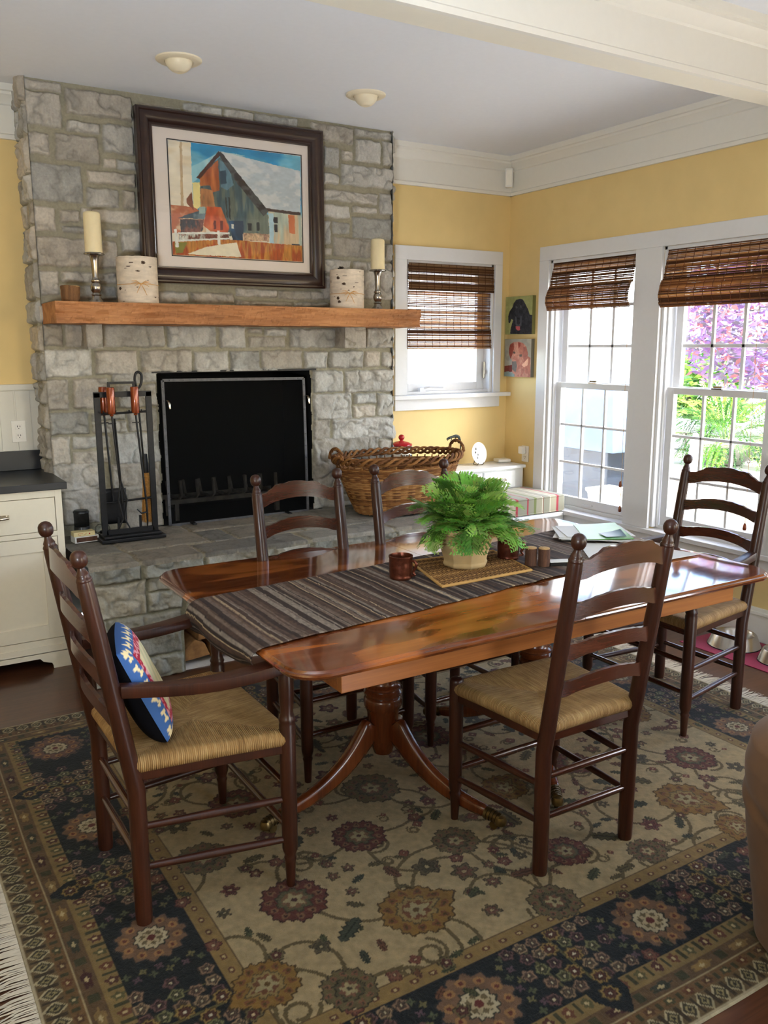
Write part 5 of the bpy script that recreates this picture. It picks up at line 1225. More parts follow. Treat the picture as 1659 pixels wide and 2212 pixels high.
b.obj('braided_rim', 'woven', bk, smooth=60)
for s in (-1, 1):
    b = MB()
    for k in range(3):
        pts = []
        for i in range(40):
            f = i/39; al = -.0+PI*f; y = -.075*math.cos(al); z = BH+.005+.062*math.sin(al); x = s*(.425+.012+.0*f); ph = f*16+k*2.1
            pts.append((x+.006*math.cos(ph), y, z+.006*math.sin(ph)))
        b.tube(pts, .006, 6, col=browns[k])
    b.obj('handle', 'woven', bk, smooth=60)
b = MB(); b.lathe([(.001, 0), (1, 0), (1, .006), (.001, .006)], 40, sx=.27, sy=.17, cap=False, col=browns[2]); b.obj('basket_floor', 'woven', bk)
# ---------------------------------------------------------------- window bench with drawers
bn = thing('window_bench', 'white built-in bench and low drawer cabinet under the small window', 'cabinet', (3.56, 4.86, 0))
bx, by = 3.56, 4.86
def LB(b, x0, x1, y0, y1, z0, z1): b.box(x0-bx, x1-bx, y0-by, y1-by, z0, z1)
b = MB(); LB(b, 3.0, XR-.03, 4.735, YW-.002, .0, .737); b.obj('carcass', 'bench_paint', bn, bevel=.002)
b = MB(); LB(b, 2.995, XR-.028, 4.705, YW-.002, .738, .760); b.obj('top_board', 'bench_paint', bn, bevel=.005)
for x0, x1 in ((3.13, 3.425), (3.44, 3.72), (3.735, 4.02)):
    b = MB(); LB(b, x0, x1, 4.722, 4.735, .600, .724); d = b.obj('drawer_front', 'bench_paint', bn, bevel=.003)
    xc = (x0+x1)/2; b = MB(); y = 4.722-by
    b.tube([(xc-.045-bx, y-.002, .668), (xc-.042-bx, y-.022, .662), (xc-bx, y-.030, .656), (xc+.042-bx, y-.022, .662), (xc+.045-bx, y-.002, .668)], .0042, 8)
    b.box(xc-.05-bx, xc+.05-bx, y-.003, y, .668, .680); b.obj('drawer_pull', 'nickel', d, smooth=60)
b = MB(); LB(b, 3.40, XR-.03, 4.285, 4.735, .455, .480); LB(b, 3.42, XR-.03, 4.30, 4.735, .0, .455); b.obj('seat_box', 'bench_paint', bn, bevel=.003)
t = thing('seat_cushion', 'thick striped green, red and cream box cushion on the window bench', 'cushion', (3.775, 4.512, .482))
n = 30; b = MB(); hx, hy, hz = .345, .205, .118; vs = []; bm = bmesh.new()
b.box(-hx, hx, -hy, hy, 0, hz); o = b.obj('cushion_body', 'striped_cushion', t, bevel=.022, seg=4, smooth=60)
for z in (.008, hz-.008):
    b = MB(); ring = [(x, y, z) for x, y in rrect(hx-.001, hy-.001, .03, 5)]; b.tube(ring, .0045, 6, closed=True); b.obj('piping', 'striped_cushion', o, smooth=60)
t = thing('treat_jar', 'white ceramic jar with a red lid, behind the wicker basket', 'jar', (3.13, 4.86, .761))
b = MB(); b.lathe([(.001, 0), (.060, 0), (.066, .006), (.072, .05), (.072, .15), (.070, .168), (.074, .172), (.074, .178), (.066, .180)], 30); b.obj('jar_body', 'white_ceramic', t, smooth=40)
b = MB(); b.lathe([(.068, .180), (.074, .184), (.071, .194), (.045, .206), (.014, .212), (.010, .217), (.018, .226), (.021, .237), (.017, .249), (.007, .255), (.001, .256)], 30, cap=False); b.obj('red_lid', 'red_enamel', t, smooth=50)
b = MB()
for k in range(3):
    x0 = -.03+.03*k; b.obox((x0, -.0715, .12), (.018, .003, .006), (0, 0, 0)); b.obox((x0-.008, -.0715, .12), (.005, .003, .011), (0, 0, 0)); b.obox((x0+.008, -.0715, .12), (.005, .003, .011), (0, 0, 0))
b.obj('bone_print', 'black_plastic', t)
t = thing('memorial_plate', 'oval white plate with black paw prints on a small easel', 'plate', (3.79, 4.862, .761))
Mx = Matrix.Translation((0, 0, .085))@Matrix.Rotation(R(78), 4, 'X')@Matrix.Scale(.84, 4, Vector((1, 0, 0)))
b = MB(); b.lathe([(.001, 0), (.050, 0), (.078, .006), (.079, .009), (.050, .004), (.001, .003)], 36, M4=Mx, cap=False); b.obj('oval_plate', 'white_ceramic', t, smooth=60)
b = MB()
for px_, pz_ in ((-.028, .030), (-.036, .004), (-.012, -.012), (-.020, -.034)):
    for dx, dz, rr in ((0, 0, .0052), (-.005, .006, .0018), (-.0015, .0085, .0018), (.003, .0083, .0018), (.0065, .005, .0018)):
        b.lathe([(rr, .0055), (rr*.6, .0068), (.0002, .007)], 8, c=(0, 0, 0), M4=Mx@Matrix.Translation((px_+dx, pz_+dz, 0)), cap=False)
b.obj('paw_prints', 'black_plastic', t)
plain('grey_ink', C8(150, 150, 150), .6)
b = MB()
# grey script on the plate, read as fine illegible lines
for k in range(6):
    b.tube([Mx@Vector((.006+.004*i, .038-.011*k+.0022*math.sin(i*2.3+k), .0055)) for i in range(9)], .0007, 4)
b.obj('script_lines', 'grey_ink', t)
b = MB()
for s in (-1, 1): b.tube([(s*.022, -.030, .018), (s*.024, -.022, .004), (s*.020, .03, .002), (0, .030, .09)], .0025, 6)
b.obj('easel', 'black_iron', t, smooth=60)
t = thing('router', 'flat white rounded router box on the drawer cabinet', 'router', (4.035, 4.895, .761), R(-12))
b = MB(); b.box(-.052, .052, -.045, .045, .003, .027); b.obj('case', 'plastic_white', t, bevel=.011, seg=4, smooth=50)
# lizard on the basket handle
t = thing('lizard_figurine', 'small dark bronze lizard figurine perched on the basket handle', 'figurine', (BX+.437, BY, HE+.012+BH+.075), R(0))
b = MB(); b.tube([(-.085, -.01, .006), (-.066, -.008, .012), (-.045, -.004, .016), (-.01, 0, .020), (.015, .002, .014), (.030, .004, -.010), (.036, .004, -.045), (.026, 0, -.085)], [.004, .0085, .0075, .0105, .0095, .006, .0045, .0015], 10, sm=4)
for s in (-1, 1):
    b.tube([(-.045, s*.004, .014), (-.052, s*.016, .004), (-.060, s*.018, -.008)], [.0035, .003, .002], 6); b.tube([(.005, s*.005, .014), (.002, s*.018, .004), (-.008, s*.018, -.006)], [.0038, .003, .002], 6)
b.obj('lizard_body', 'bronze_lizard', t, smooth=60)

# ---------------------------------------------------------------- left cabinet
kc = thing('kitchen_cabinet', 'cream base cabinet with black stone counter, left of the fireplace', 'cabinet', (.4, 4.68, 0))
kx, ky = .4, 4.68
def KB(b, x0, x1, y0, y1, z0, z1): b.box(x0-kx, x1-kx, y0-ky, y1-ky, z0, z1)
KF = 4.40; KR = .835
b = MB(); KB(b, XL+.01, KR, KF+.02, YW-.03, .12, .912); b.obj('carcass', 'cream_cabinet', kc)
b = MB(); KB(b, KR-.032, KR, KF, KF+.02, .10, .912); KB(b, -.2, KR-.032, KF, KF+.02, .876, .912); KB(b, -.2, KR-.032, KF, KF+.02, .680, .705); KB(b, -.2, KR-.032, KF, KF+.02, .12, .155); KB(b, XL+.01, -.2, KF, KF+.02, .12, .912); b.obj('face_frame', 'cream_cabinet', kc, bevel=.001)
b = MB(); KB(b, -.19, KR-.035, KF+.001, KF+.019, .708, .873); dr = b.obj('drawer', 'cream_cabinet', kc, bevel=.001)
b = MB(); xh = .535-kx
b.tube([(xh-.045, KF-.002-ky, .80), (xh-.044, KF-.024-ky, .795), (xh, KF-.030-ky, .793), (xh+.044, KF-.024-ky, .795), (xh+.045, KF-.002-ky, .80)], [.006, .009, .010, .009, .006], 10, flat=.9); b.box(xh-.052, xh+.052, KF-.004-ky, KF-ky, .792, .806); b.obj('cup_pull', 'nickel', dr, smooth=60)
b = MB(); x0, x1, z0, z1 = .16, KR-.035, .158, .677
KB(b, x0, x0+.07, KF+.001, KF+.019, z0, z1); KB(b, x1-.07, x1, KF+.001, KF+.019, z0, z1); KB(b, x0+.07, x1-.07, KF+.001, KF+.019, z1-.07, z1); KB(b, x0+.07, x1-.07, KF+.001, KF+.019, z0, z0+.07); KB(b, x0+.06, x1-.06, KF+.010, KF+.017, z0+.06, z1-.06); b.obj('door', 'cream_cabinet', kc, bevel=.0012)
b = MB(); KB(b, -.2, x0-.004, KF+.001, KF+.019, z0, z1); b.obj('door', 'cream_cabinet', kc, bevel=.0012)
b = MB(); KB(b, XL+.01, KR, KF-.006, KF+.012, .085, .122); prof = [(KR, 0), (KR, .09), (-.6, .09), (-.6, .06), (KR-.16, .06), (KR-.145, .042), (KR-.12, .034), (KR-.105, .030), (KR-.098, .012), (KR-.098, 0)]
b.prism([(x-kx, z) for x, z in prof], .02, Matrix.Translation((0, KF+.004-ky, 0))@Matrix.Rotation(PI/2, 4, 'X')); KB(b, KR-.02, KR, KF+.01, YW-.3, 0, .12); b.obj('bracket_plinth', 'cream_cabinet', kc, bevel=.001)
b = MB(); KB(b, XL+.01, .86, KF-.022, YW-.03, .913, .948); b.obj('countertop', 'soapstone', kc, bevel=.003)
b = MB(); KB(b, XL+.01, .849, YW-.055, YW-.031, .949, 1.052); b.obj('backsplash', 'soapstone', kc, bevel=.002)
b = MB(); b.tube([(.22-kx, KF+.10-ky, .9484), (.40-kx, KF+.075-ky, .9484), (.53-kx, KF+.06-ky, .9484), (.60-kx, KF+.02-ky, .9484), (.645-kx, KF-.02-ky, .9484)], .0012, 4, flat=.2); b.obj('stone_vein', 'garden_stone', kc)
def outlet(name, label, axis, c, rx=0):
    t = thing(name, label, 'outlet', c, rx)
    b = MB(); b.box(-.036, .036, -.006, 0, -.058, .058); b.obj('cover_plate', 'plastic_white', t, bevel=.002)
    b = MB()
    for z in (.024, -.024): b.box(-.017, .017, -.008, -.0055, z-.015, z+.015)
    sf_ = b.obj('socket_face', 'plastic_white', t, bevel=.002)
    b = MB()
    for z in (.024, -.024):
        b.box(-.008, -.005, -.0088, -.0078, z-.002, z+.008); b.box(.005, .008, -.0088, -.0078, z-.002, z+.007); b.box(-.002, .002, -.0088, -.0078, z-.011, z-.006)
    b.obj('slots', 'black_plastic', sf_); return t
outlet('wall_outlet', 'white double outlet on the beadboard above the black counter', 'y', (.748, YW-.0195, 1.155))
ot = outlet('wall_outlet', 'white outlet on the yellow wall by the window bench', 'x', (XR-.0005, 4.745, .832), -PI/2)
t = thing('plug_in_device', 'rounded white plug-in device in the outlet by the window', 'plug', (XR-.009, 4.757, .858))
b = MB(); b.box(-.035, .0, -.024, .024, -.026, .030); b.obj('case', 'plastic_white', t, bevel=.008, seg=3, smooth=50)
t = thing('motion_sensor', 'white motion sensor high in the room corner', 'sensor', (4.055, 4.915, 2.748), R(-42))
b = MB(); b.box(-.026, .026, -.03, .02, -.064, .064); b.obj('housing', 'plastic_white', t, bevel=.010, seg=3, smooth=50)
b = MB(); b.box(-.019, .019, -.0345, -.0302, -.052, .052); b.lathe([(.0035, 0), (.003, .002), (.0002, .0025)], 10, c=(0, -.0345, .018), M4=Matrix.Rotation(PI/2, 4, 'X')); b.obj('lens', 'white_ceramic', t, bevel=.002)
# eyeball ceiling lights
for k, (x, y, la) in enumerate(((1.431, 4.11, 'round recessed eyeball ceiling light above the left of the fireplace'), (2.447, 4.15, 'round recessed eyeball ceiling light above the right of the fireplace'))):
    t = thing('ceiling_light', la, 'light', (x, y, CE), 0, 'eyeball ceiling lights')
    b = MB(); b.lathe([(.105, 0), (.104, -.006), (.094, -.012), (.066, -.012), (.062, -.004), (.062, 0)], 40, cap=False); b.obj('trim_ring', 'light_trim', t, smooth=40)
    b = MB(); b.lathe([(.063*math.cos(a), -.063*math.sin(a)*.92-.002) for a in np.linspace(0, R(72), 12)]+[(.001, -.052)], 32, cap=False); b.obj('eyeball', 'light_trim', t, smooth=50)
# ---------------------------------------------------------------- patterned rug
RX0, RX1, RY0, RY1 = .232, 3.372, 1.128, 3.767
st = .0042
ux = np.arange(RX0, RX1, st); uy = np.arange(RY0, RY1, st); X, Y = np.meshgrid(ux, uy, indexing='ij')
rc = np.zeros((*X.shape, 3))
def K(*a): return np.array(a)/255.
CREAM, NAVY, GOLD, TAN, BROWN, OLIVE, MAROON, ROSE, DKGR, RUST, LTAN = K(178, 158, 116), K(20, 26, 28), K(140, 112, 62), K(160, 130, 80), K(88, 66, 40), K(84, 82, 50), K(96, 36, 34), K(140, 92, 72), K(50, 58, 44), K(128, 76, 46), K(196, 176, 136)
rc[:] = K(126, 104, 60)
# signed distances from each side, measured inward
dl, dr_, df, db_ = X-RX0, RX1-X, Y-RY0, RY1-Y
dm = np.minimum(np.minimum(dl, dr_), np.minimum(df, db_))
# along-edge coordinate for border motifs
al = np.where((dl == dm) | (dr_ == dm), Y, X)
fx0, fx1, fy0, fy1 = .663, 2.968, 1.572, 3.345     # cream field
nx0, nx1, ny0, ny1 = .436, 3.172, 1.334, 3.585     # navy band outer edge
def inside(x0, x1, y0, y1): return (X > x0) & (X < x1) & (Y > y0) & (Y < y1)
e = np.minimum(np.minimum(X-RX0, RX1-X), np.minimum(Y-RY0, RY1-Y))
rc[e < .05] = K(150, 130, 88)
# diamonds row
def band(dist, along, d0, d1, per, fn):
    m_ = (dist > d0) & (dist < d1); u = ((along/per) % 1)-.5; v = (dist-(d0+d1)/2)/(d1-d0)
    fn(m_, u, v, np.floor(along/per).astype(int))
def diamonds(m_, u, v, k):
    q = abs(u)*2+abs(v)*1.7
    rc[m_] = K(112, 92, 60); rc[m_ & (q < .95)] = np.array(K(190, 176, 136)); rc[m_ & (q < .72)] = K(70, 64, 44); rc[m_ & (q < .42)] = K(160, 146, 100); rc[m_ & (q < .22)] = K(52, 48, 34)
    rc[m_ & (abs(u) > .40) & (abs(v) < .42)] = K(66, 54, 36)
def smallrow(gr, pal):
    def fn(m_, u, v, k):
        rc[m_] = gr; r = np.hypot(u*1.6, v*1.25); a = np.arctan2(v, u)
        f = r < .36+.07*np.cos(5*a); rs = np.array(pal)[k % len(pal)]
        rc[m_ & f] = rs[m_ & f]; rc[m_ & (r < .13)] = K(196, 176, 128)
        rc[m_ & ((abs(abs(u)-.46) < .05) & (abs(v) < .3))] = OLIVE*.8
    return fn
def diamond_band(): band(dm, al, .012, .070, .056, diamonds)
band(dm, al, .066, .104, .070, smallrow(K(118, 88, 52), [K(92, 62, 40), OLIVE*.9, RUST*.8]))
rc[(dm > .104) & (dm < .108)] = K(176, 158, 118)
band(dm, al, .108, .152, .152, smallrow(K(104, 80, 52), [K(146, 118, 70), K(70, 36, 32), K(60, 62, 46), K(150, 120, 66)]))
rc[(dm > .152) & (dm < .155)] = K(70, 56, 36)
band(dm, al, .155, .215, .062, smallrow(K(142, 118, 70), [K(110, 66, 44), K(96, 90, 54), K(86, 48, 38)]))
diamond_band(); rc[dm < .012] = K(196, 182, 146)
# navy band
nav = inside(nx0, nx1, ny0, ny1); rc[nav] = NAVY
per = .604
tips_f = [1.470-per*2, 1.470-per, 1.470, 2.073, 2.677]; tips_l = [1.79, 2.454, 3.12]
for tx_ in tips_f:
    for yb_, sg in ((ny0, -1), (ny1, 1)):
        d = (Y-yb_)*sg; w = np.where(d < .03, .055, .055*np.clip(1-(d-.03)/.072, 0, 1)**.8); rc[(d > -.01) & (d < .10) & (abs(X-tx_) < w)] = NAVY
for ty_ in tips_l:
    for xb_, sg in ((nx0, -1), (nx1, 1)):
        d = (X-xb_)*sg; w = np.where(d < .03, .050, .050*np.clip(1-(d-.03)/.062, 0, 1)**.8); rc[(d > -.01) & (d < .09) & (abs(Y-ty_) < w)] = NAVY
def stamp(cx, cy, r, fn):
    i0, i1 = np.searchsorted(ux, [cx-r*1.5, cx+r*1.5]); j0, j1 = np.searchsorted(uy, [cy-r*1.5, cy+r*1.5])
    if i1 <= i0 or j1 <= j0: return
    sx, sy = X[i0:i1, j0:j1]-cx, Y[i0:i1, j0:j1]-cy; fn(rc[i0:i1, j0:j1], sx, sy, np.hypot(sx, sy), np.arctan2(sy, sx), r)
def flower(cx, cy, r, pal, n=6, rot=0, inner=.36, cen=LTAN, ring=None, amp=.12, clip=None):
    def fn(c, sx, sy, rr, a, r):
        ed = r*(1-amp+amp*np.cos(n*(a-rot)))
        ok = np.ones(rr.shape, bool)
        c[(rr < ed) & ok] = pal[0]*.55; c[(rr < ed*.88) & ok] = pal[0]
        if len(pal) > 1: c[rr < ed*.66] = pal[1]*.6; c[rr < ed*.60] = pal[1]
        if ring is not None: c[(rr < ed*.44)] = ring
        c[rr < r*inner*(.85+.15*np.cos(n*(a-rot)))] = pal[-1]*.8
        c[rr < r*.16] = cen
    stamp(cx, cy, r, fn)
def medallion(cx, cy, r, base=K(122, 92, 68)):
    def fn(c, sx, sy, rr, a, r):
        n = 14; ed = r*(1-.07+.07*np.cos(n*a)); c[rr < ed*1.06] = K(44, 44, 44); c[rr < ed] = base
        k = np.hypot(rr-r*.72, (((a*10/(2*PI)) % 1)-.5)*r*.42); c[(k < r*.13)] = K(164, 122, 74); c[k < r*.06] = K(104, 50, 38)
        ed2 = r*.47*(1-.08+.08*np.cos(12*a)); c[rr < ed2*1.12] = K(50, 52, 40); c[rr < ed2] = K(196, 182, 146); c[rr < ed2*.72] = K(110, 96, 64); ed3 = r*.30*(.75+.25*np.cos(6*a)); c[rr < ed3] = K(190, 172, 132); c[rr < r*.12] = K(104, 44, 36)
    stamp(cx, cy, r, fn)
def cluster(cx, cy, ax, s=1):
    """branching spray of small flowers inside the navy band; ax = unit vector across the band"""
    px_, py_ = -ax[1], ax[0]
    def line(x0, y0, x1, y1, w, c):
        d = math.hypot(x1-x0, y1-y0); i0, i1 = np.searchsorted(ux, [min(x0, x1)-w*2, max(x0, x1)+w*2]); j0, j1 = np.searchsorted(uy, [min(y0, y1)-w*2, max(y0, y1)+w*2])
        sx, sy = X[i0:i1, j0:j1]-x0, Y[i0:i1, j0:j1]-y0; t = np.clip((sx*(x1-x0)+sy*(y1-y0))/d/d, 0, 1); q = np.hypot(sx-t*(x1-x0), sy-t*(y1-y0)); rc[i0:i1, j0:j1][q < w] = c
    for v in (-.085, 0, .085):
        line(cx+ax[0]*-.09+px_*v, cy+ax[1]*-.09+py_*v, cx+ax[0]*.09+px_*v, cy+ax[1]*.09+py_*v, .0035, K(96, 92, 56))
    for i, u in enumerate((-.088, -.040, .008, .056, .098)):
        for j, v in enumerate((-.135, -.088, -.045, 0, .045, .088, .135)):
            if abs(v) > .12 and i % 2: continue
            if abs(v) < .01: 
                flower(cx+ax[0]*u+px_*(.022 if i % 2 else -.022), cy+ax[1]*u+py_*(.022 if i % 2 else -.022), .029, [K(150, 124, 66), K(84, 48, 36)], 8, 0, .3, K(210, 200, 170)); continue
            col = [K(146, 116, 92), K(124, 122, 80), K(110, 78, 74), K(158, 132, 100)][(i+j*3) % 4]
            flower(cx+ax[0]*u+px_*(v+.012*(i % 2)), cy+ax[1]*u+py_*(v+.012*(i % 2)), .0235, [col, col*.6], 5, i+j, .35, K(200, 188, 150))
for yb_, ax in (((fy0+ny0)/2-.0, (0, 1)), ((fy1+ny1)/2, (0, -1))):
    for tx_ in tips_f:
        if nx0+.05 < tx_ < nx1-.05: cluster(tx_, yb_, ax); flower(tx_, yb_-ax[1]*.145, .030, [K(150, 124, 66), K(84, 48, 36)], 8, 0, .3, K(210, 200, 170))
        mx_ = tx_+per/2
        for q in (-1, 1):
            for k in range(10): flower(mx_+q*(.120+.022*(k % 2)), yb_-.10+.0215*k, .0145, [[K(84, 90, 62)], [K(96, 72, 80)], [K(112, 106, 66)]][k % 3], 4, k, .2, K(60, 62, 50), amp=.3)
        if nx0+.1 < mx_ < nx1-.05: medallion(mx_, yb_, .108)
for xb_, ax in (((fx0+nx0)/2, (-1, 0)), ((fx1+nx1)/2, (1, 0))):
    for ty_ in tips_l: cluster(xb_, ty_, ax); flower(xb_+ax[0]*.145, ty_, .028, [K(150, 124, 66), K(84, 48, 36)], 8, 0, .3, K(210, 200, 170))
    for my_ in (2.122, 2.787):
        for q in (-1, 1):
            for k in range(10): flower(xb_-.10+.0215*k, my_+q*(.120+.022*(k % 2)), .0145, [[K(84, 90, 62)], [K(96, 72, 80)], [K(112, 106, 66)]][k % 3], 4, k, .2, K(60, 62, 50), amp=.3)
    for my_ in (1.445, 2.122, 2.787, 3.44): medallion(xb_ if my_ not in (1.445, 3.44) else xb_+.01, my_, .098)
medallion(.555, 3.45, .1, K(112, 80, 68)); medallion(3.06, 3.45, .1)
# gold guard between navy and field, then the cream field
g = inside(fx0-.002, fx1+.002, fy0-.002, fy1+.002); rc[g] = K(30, 30, 34)
g = inside(fx0+.004, fx1-.004, fy0+.004, fy1-.004); rc[g] = K(146, 120, 70)
ef = np.minimum(np.minimum(X-fx0, fx1-X), np.minimum(Y-fy0, fy1-Y))
def guard(m_, u, v, k):
    r = np.hypot(u*1.1, v*1.2); m_ = m_ & g; rc[m_ & (r < .24)] = K(98, 60, 42); rc[m_ & (r < .10)] = K(190, 170, 120)
alf = np.where((np.minimum(X-fx0, fx1-X) < np.minimum(Y-fy0, fy1-Y)), Y, X)
band(ef, alf, .006, .052, .058, guard)
fld = ef > .058; rc[fld] = CREAM; rc[(ef > .054) & (ef < .058)] = K(98, 78, 48)
rs = np.random.RandomState(33)
# vines: long curling stems, mirrored about the centre
cxm, cym = (fx0+fx1)/2, (fy0+fy1)/2
def vine(x, y, ang, L, k0, w=.0062, c=K(102, 88, 54), depth=0, leaves=True):
    n = int(L/.006); pts = []
    for i in range(n):
        pts.append((x, y)); x += .006*math.cos(ang); y += .006*math.sin(ang); ang += k0*.006*(1+1.6*i/n)
        if leaves and i % 26 == 20:
            s = 1 if (i//26) % 2 else -1; leaf(x+s*.02*math.cos(ang+PI/2), y+s*.02*math.sin(ang+PI/2), ang+s*.9, .024)
    for (a, b_) in pts:
        i0, i1 = np.searchsorted(ux, [a-w, a+w]); j0, j1 = np.searchsorted(uy, [b_-w, b_+w])
        sub = rc[i0:i1, j0:j1]; q = np.hypot(X[i0:i1, j0:j1]-a, Y[i0:i1, j0:j1]-b_) < w; q &= fld[i0:i1, j0:j1]; sub[q] = c
    return x, y, ang
def leaf(cx, cy, ang, r, c=None):
    c = [K(74, 78, 48), K(94, 84, 50), K(60, 66, 50), K(108, 70, 48)][rs.randint(4)] if c is None else c
    def fn(cc, sx, sy, rr, a, r):
        u = sx*math.cos(ang)+sy*math.sin(ang); v = -sx*math.sin(ang)+sy*math.cos(ang); w = .42*r*np.sqrt(np.clip(1-(u/r)**2, 0, 1))*(1+.22*np.cos(u/r*16))
        cc[abs(v) < w] = c*.6; cc[abs(v) < w*.74] = c; cc[(abs(v) < r*.05) & (abs(u) < r*.8)] = c*.55
    stamp(cx, cy, r, fn)
def palmette(cx, cy, r, rot, kind):
    P = {'m': [K(98, 46, 36), K(128, 94, 64), K(92, 88, 58)], 'o': [K(140, 106, 48), K(120, 76, 46), K(150, 128, 78)], 'g': [K(104, 92, 60), K(124, 84, 62), K(84, 78, 52)]}[kind]
    def fn(c, sx, sy, rr, a, r):
        u = sx*math.cos(rot)+sy*math.sin(rot); v = -sx*math.sin(rot)+sy*math.cos(rot); a2 = np.arctan2(v, u)
        pt = 1+.28*np.exp(-(a2/.35)**2) if kind == 'o' else 1.0
        ed = r*.86*pt*(1+.045*np.cos(22*a2)+.05*np.cos(8*a2)); c[rr < ed] = P[0]*.55; c[rr < ed*.94] = P[0]
        k = np.hypot(rr-ed*.74, (((a2*11/(2*PI)) % 1)-.5)*r*.34); c[(k < r*.10)] = P[1]; c[k < r*.045] = P[0]*.6
        e2 = ed*.55*(1+.10*np.cos(9*a2)); c[rr < e2] = P[2]*.6; c[rr < e2*.9] = P[2]; c[(rr < e2*.68)] = P[1]*.95
        e3 = ed*.26*(1+.3*np.cos(5*a2)); c[rr < e3] = K(168, 154, 112); c[rr < r*.08] = P[0]*.7
    stamp(cx, cy, r*1.1, lambda c, sx, sy, rr, a, r_: fn(c, sx, sy, rr, a, r))
pos = [(.955, 2.06, .115, 'm'), (1.284, 2.251, .105, 'm'), (2.669, 2.041, .112, 'm'), (1.54, 2.06, .09, 'g'), (1.807, 1.83, .09, 'm'), (2.03, 1.690, .075, 'g'), (1.235, 1.835, .125, 'o'), (2.40, 1.84, .125, 'o'), (1.60, 1.655, .09, 'g'), (.75, 1.79, .10, 'o'), (.92, 1.665, .085, 'g'), (2.40, 1.63, .08, 'o'), (1.48, 2.50, .12, 'g'), (.80, 2.40, .10, 'g'), (1.02, 2.66, .11, 'm'), (1.9, 2.25, .10, 'o'), (2.25, 2.25, .095, 'm'), (2.78, 2.45, .10, 'o'), (1.9, 2.75, .12, 'm'), (2.35, 2.75, .11, 'g'), (1.35, 3.05, .11, 'o'), (.82, 3.05, .10, 'm'), (2.0, 3.15, .10, 'g'), (2.6, 3.1, .11, 'm'), (2.85, 2.85, .08, 'g')]
for i, (x, y, r, k) in enumerate(pos):
    for s in (0, 1, 2):
        a0 = rs.uniform(0, 2*PI); x1, y1, a1 = vine(x+r*.8*math.cos(a0), y+r*.8*math.sin(a0), a0, rs.uniform(.22, .42), rs.choice([-1, 1])*rs.uniform(3, 7)); 
        flower(x1, y1, .026, [[K(112, 62, 50), K(126, 84, 64)], [K(108, 96, 62), K(90, 50, 42)]][rs.randint(2)], 5, a0, .3)
    a0 = rs.uniform(0, 2*PI); vine(x+r*math.cos(a0), y+r*math.sin(a0), a0+1.2, .3, rs.choice([-1, 1])*16, leaves=False)
occ = [(x, y, r*1.05) for x, y, r, k in pos]
for t_ in range(2600):
    x, y = rs.uniform(fx0+.09, fx1-.09), rs.uniform(fy0+.09, fy1-.09); r = rs.choice([.024, .032, .040, .048])
    if any((x-a)**2+(y-b_)**2 < (r+c_+.008)**2 for a, b_, c_ in occ): continue
    occ.append((x, y, r)); q = rs.rand()
    if q < .45: flower(x, y, r, [[K(116, 72, 58), K(94, 44, 40)], [K(104, 92, 62), K(116, 78, 60)], [K(88, 38, 36), K(130, 96, 70)], [K(96, 84, 60), K(76, 70, 48)]][rs.randint(4)], rs.choice([5, 6]), rs.uniform(0, 6), .3, K(180, 162, 120), amp=.18)
    elif q < .85: leaf(x, y, rs.uniform(0, PI), r*1.15)
    else: vine(x-r, y, rs.uniform(0, 6), r*5, rs.choice([-1, 1])*38, .0038, leaves=False); flower(x, y, r*.5, [K(120, 70, 52)], 4, 0, .3)
for i, (x, y, r, k) in enumerate(pos): palmette(x, y, r, rs.uniform(0, 6.28), k)
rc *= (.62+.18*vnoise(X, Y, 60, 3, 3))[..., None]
Zr = .0065+.0012*(vnoise(X, Y, 200, 4, 2)-.5); Zr = np.where(e < .004, .001, Zr)
wx = .010*(vnoise(Y*0+1, Y, 2.2, 5, 2)-.5); wyy = .008*(vnoise(X, X*0, 2.2, 6, 2)-.5)
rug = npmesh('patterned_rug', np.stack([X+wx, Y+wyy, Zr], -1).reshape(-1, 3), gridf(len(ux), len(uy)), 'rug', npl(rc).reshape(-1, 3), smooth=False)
tag(rug, 'large floral rug with cream field, navy border and tan edge under the table', 'rug')
for xs_, sg in ((RX0, -1), (RX1, 1)):
    b = MB(); y = RY0+.004
    while y < RY1:
        l = random.uniform(.085, .115); dy = random.uniform(-.018, .018); w = random.uniform(.0013, .0024)
        ww = .010*0
        b.tube([(xs_-sg*.004, y, .005), (xs_+sg*l*.4, y+dy*.3, .007), (xs_+sg*l*.75, y+dy*.8, .004), (xs_+sg*l, y+dy*1.4, .002)], [w, w*1.1, w*.9, w*.3], 4); y += random.uniform(.0038, .0058)
    o = b.obj('fringe', 'fringe', rug, smooth=60)

# ---------------------------------------------------------------- dog bowls on a pink mat
o = MB(); o.box(3.745, XR-.03, 2.02, 2.985, 0, .004); tag(o.obj('feeding_mat', 'bowl_mat', bevel=.0015), 'pink and magenta plastic feeding mat on the floor under the window', 'mat')
def bowl(x, y, s, la):
    t = thing('dog_bowl', la, 'bowl', (x, y, .0045), 0, 'dog bowls on the pink mat'); b = MB()
    b.lathe([(.136*s, 0), (.139*s, .003), (.134*s, .008), (.112*s, .062), (.106*s, .066), (.100*s, .063), (.094*s, .050), (.080*s, .016), (.06*s, .010), (.001, .010)], 44, cap=False); b.obj('steel_bowl', 'steel', t, smooth=40)
    b = MB(); b.lathe([(.136*s, .0015), (.1395*s, .0005), (.1395*s, .0045), (.136*s, .005)], 44, cap=False); b.obj('rubber_rim', 'rubber_dark', t, smooth=40)
bowl(3.95, 2.79, 1.0, 'stainless steel dog bowl on the pink mat, behind the far armchair leg')
bowl(3.93, 2.50, .80, 'smaller stainless steel dog bowl at the right edge of the pink mat')

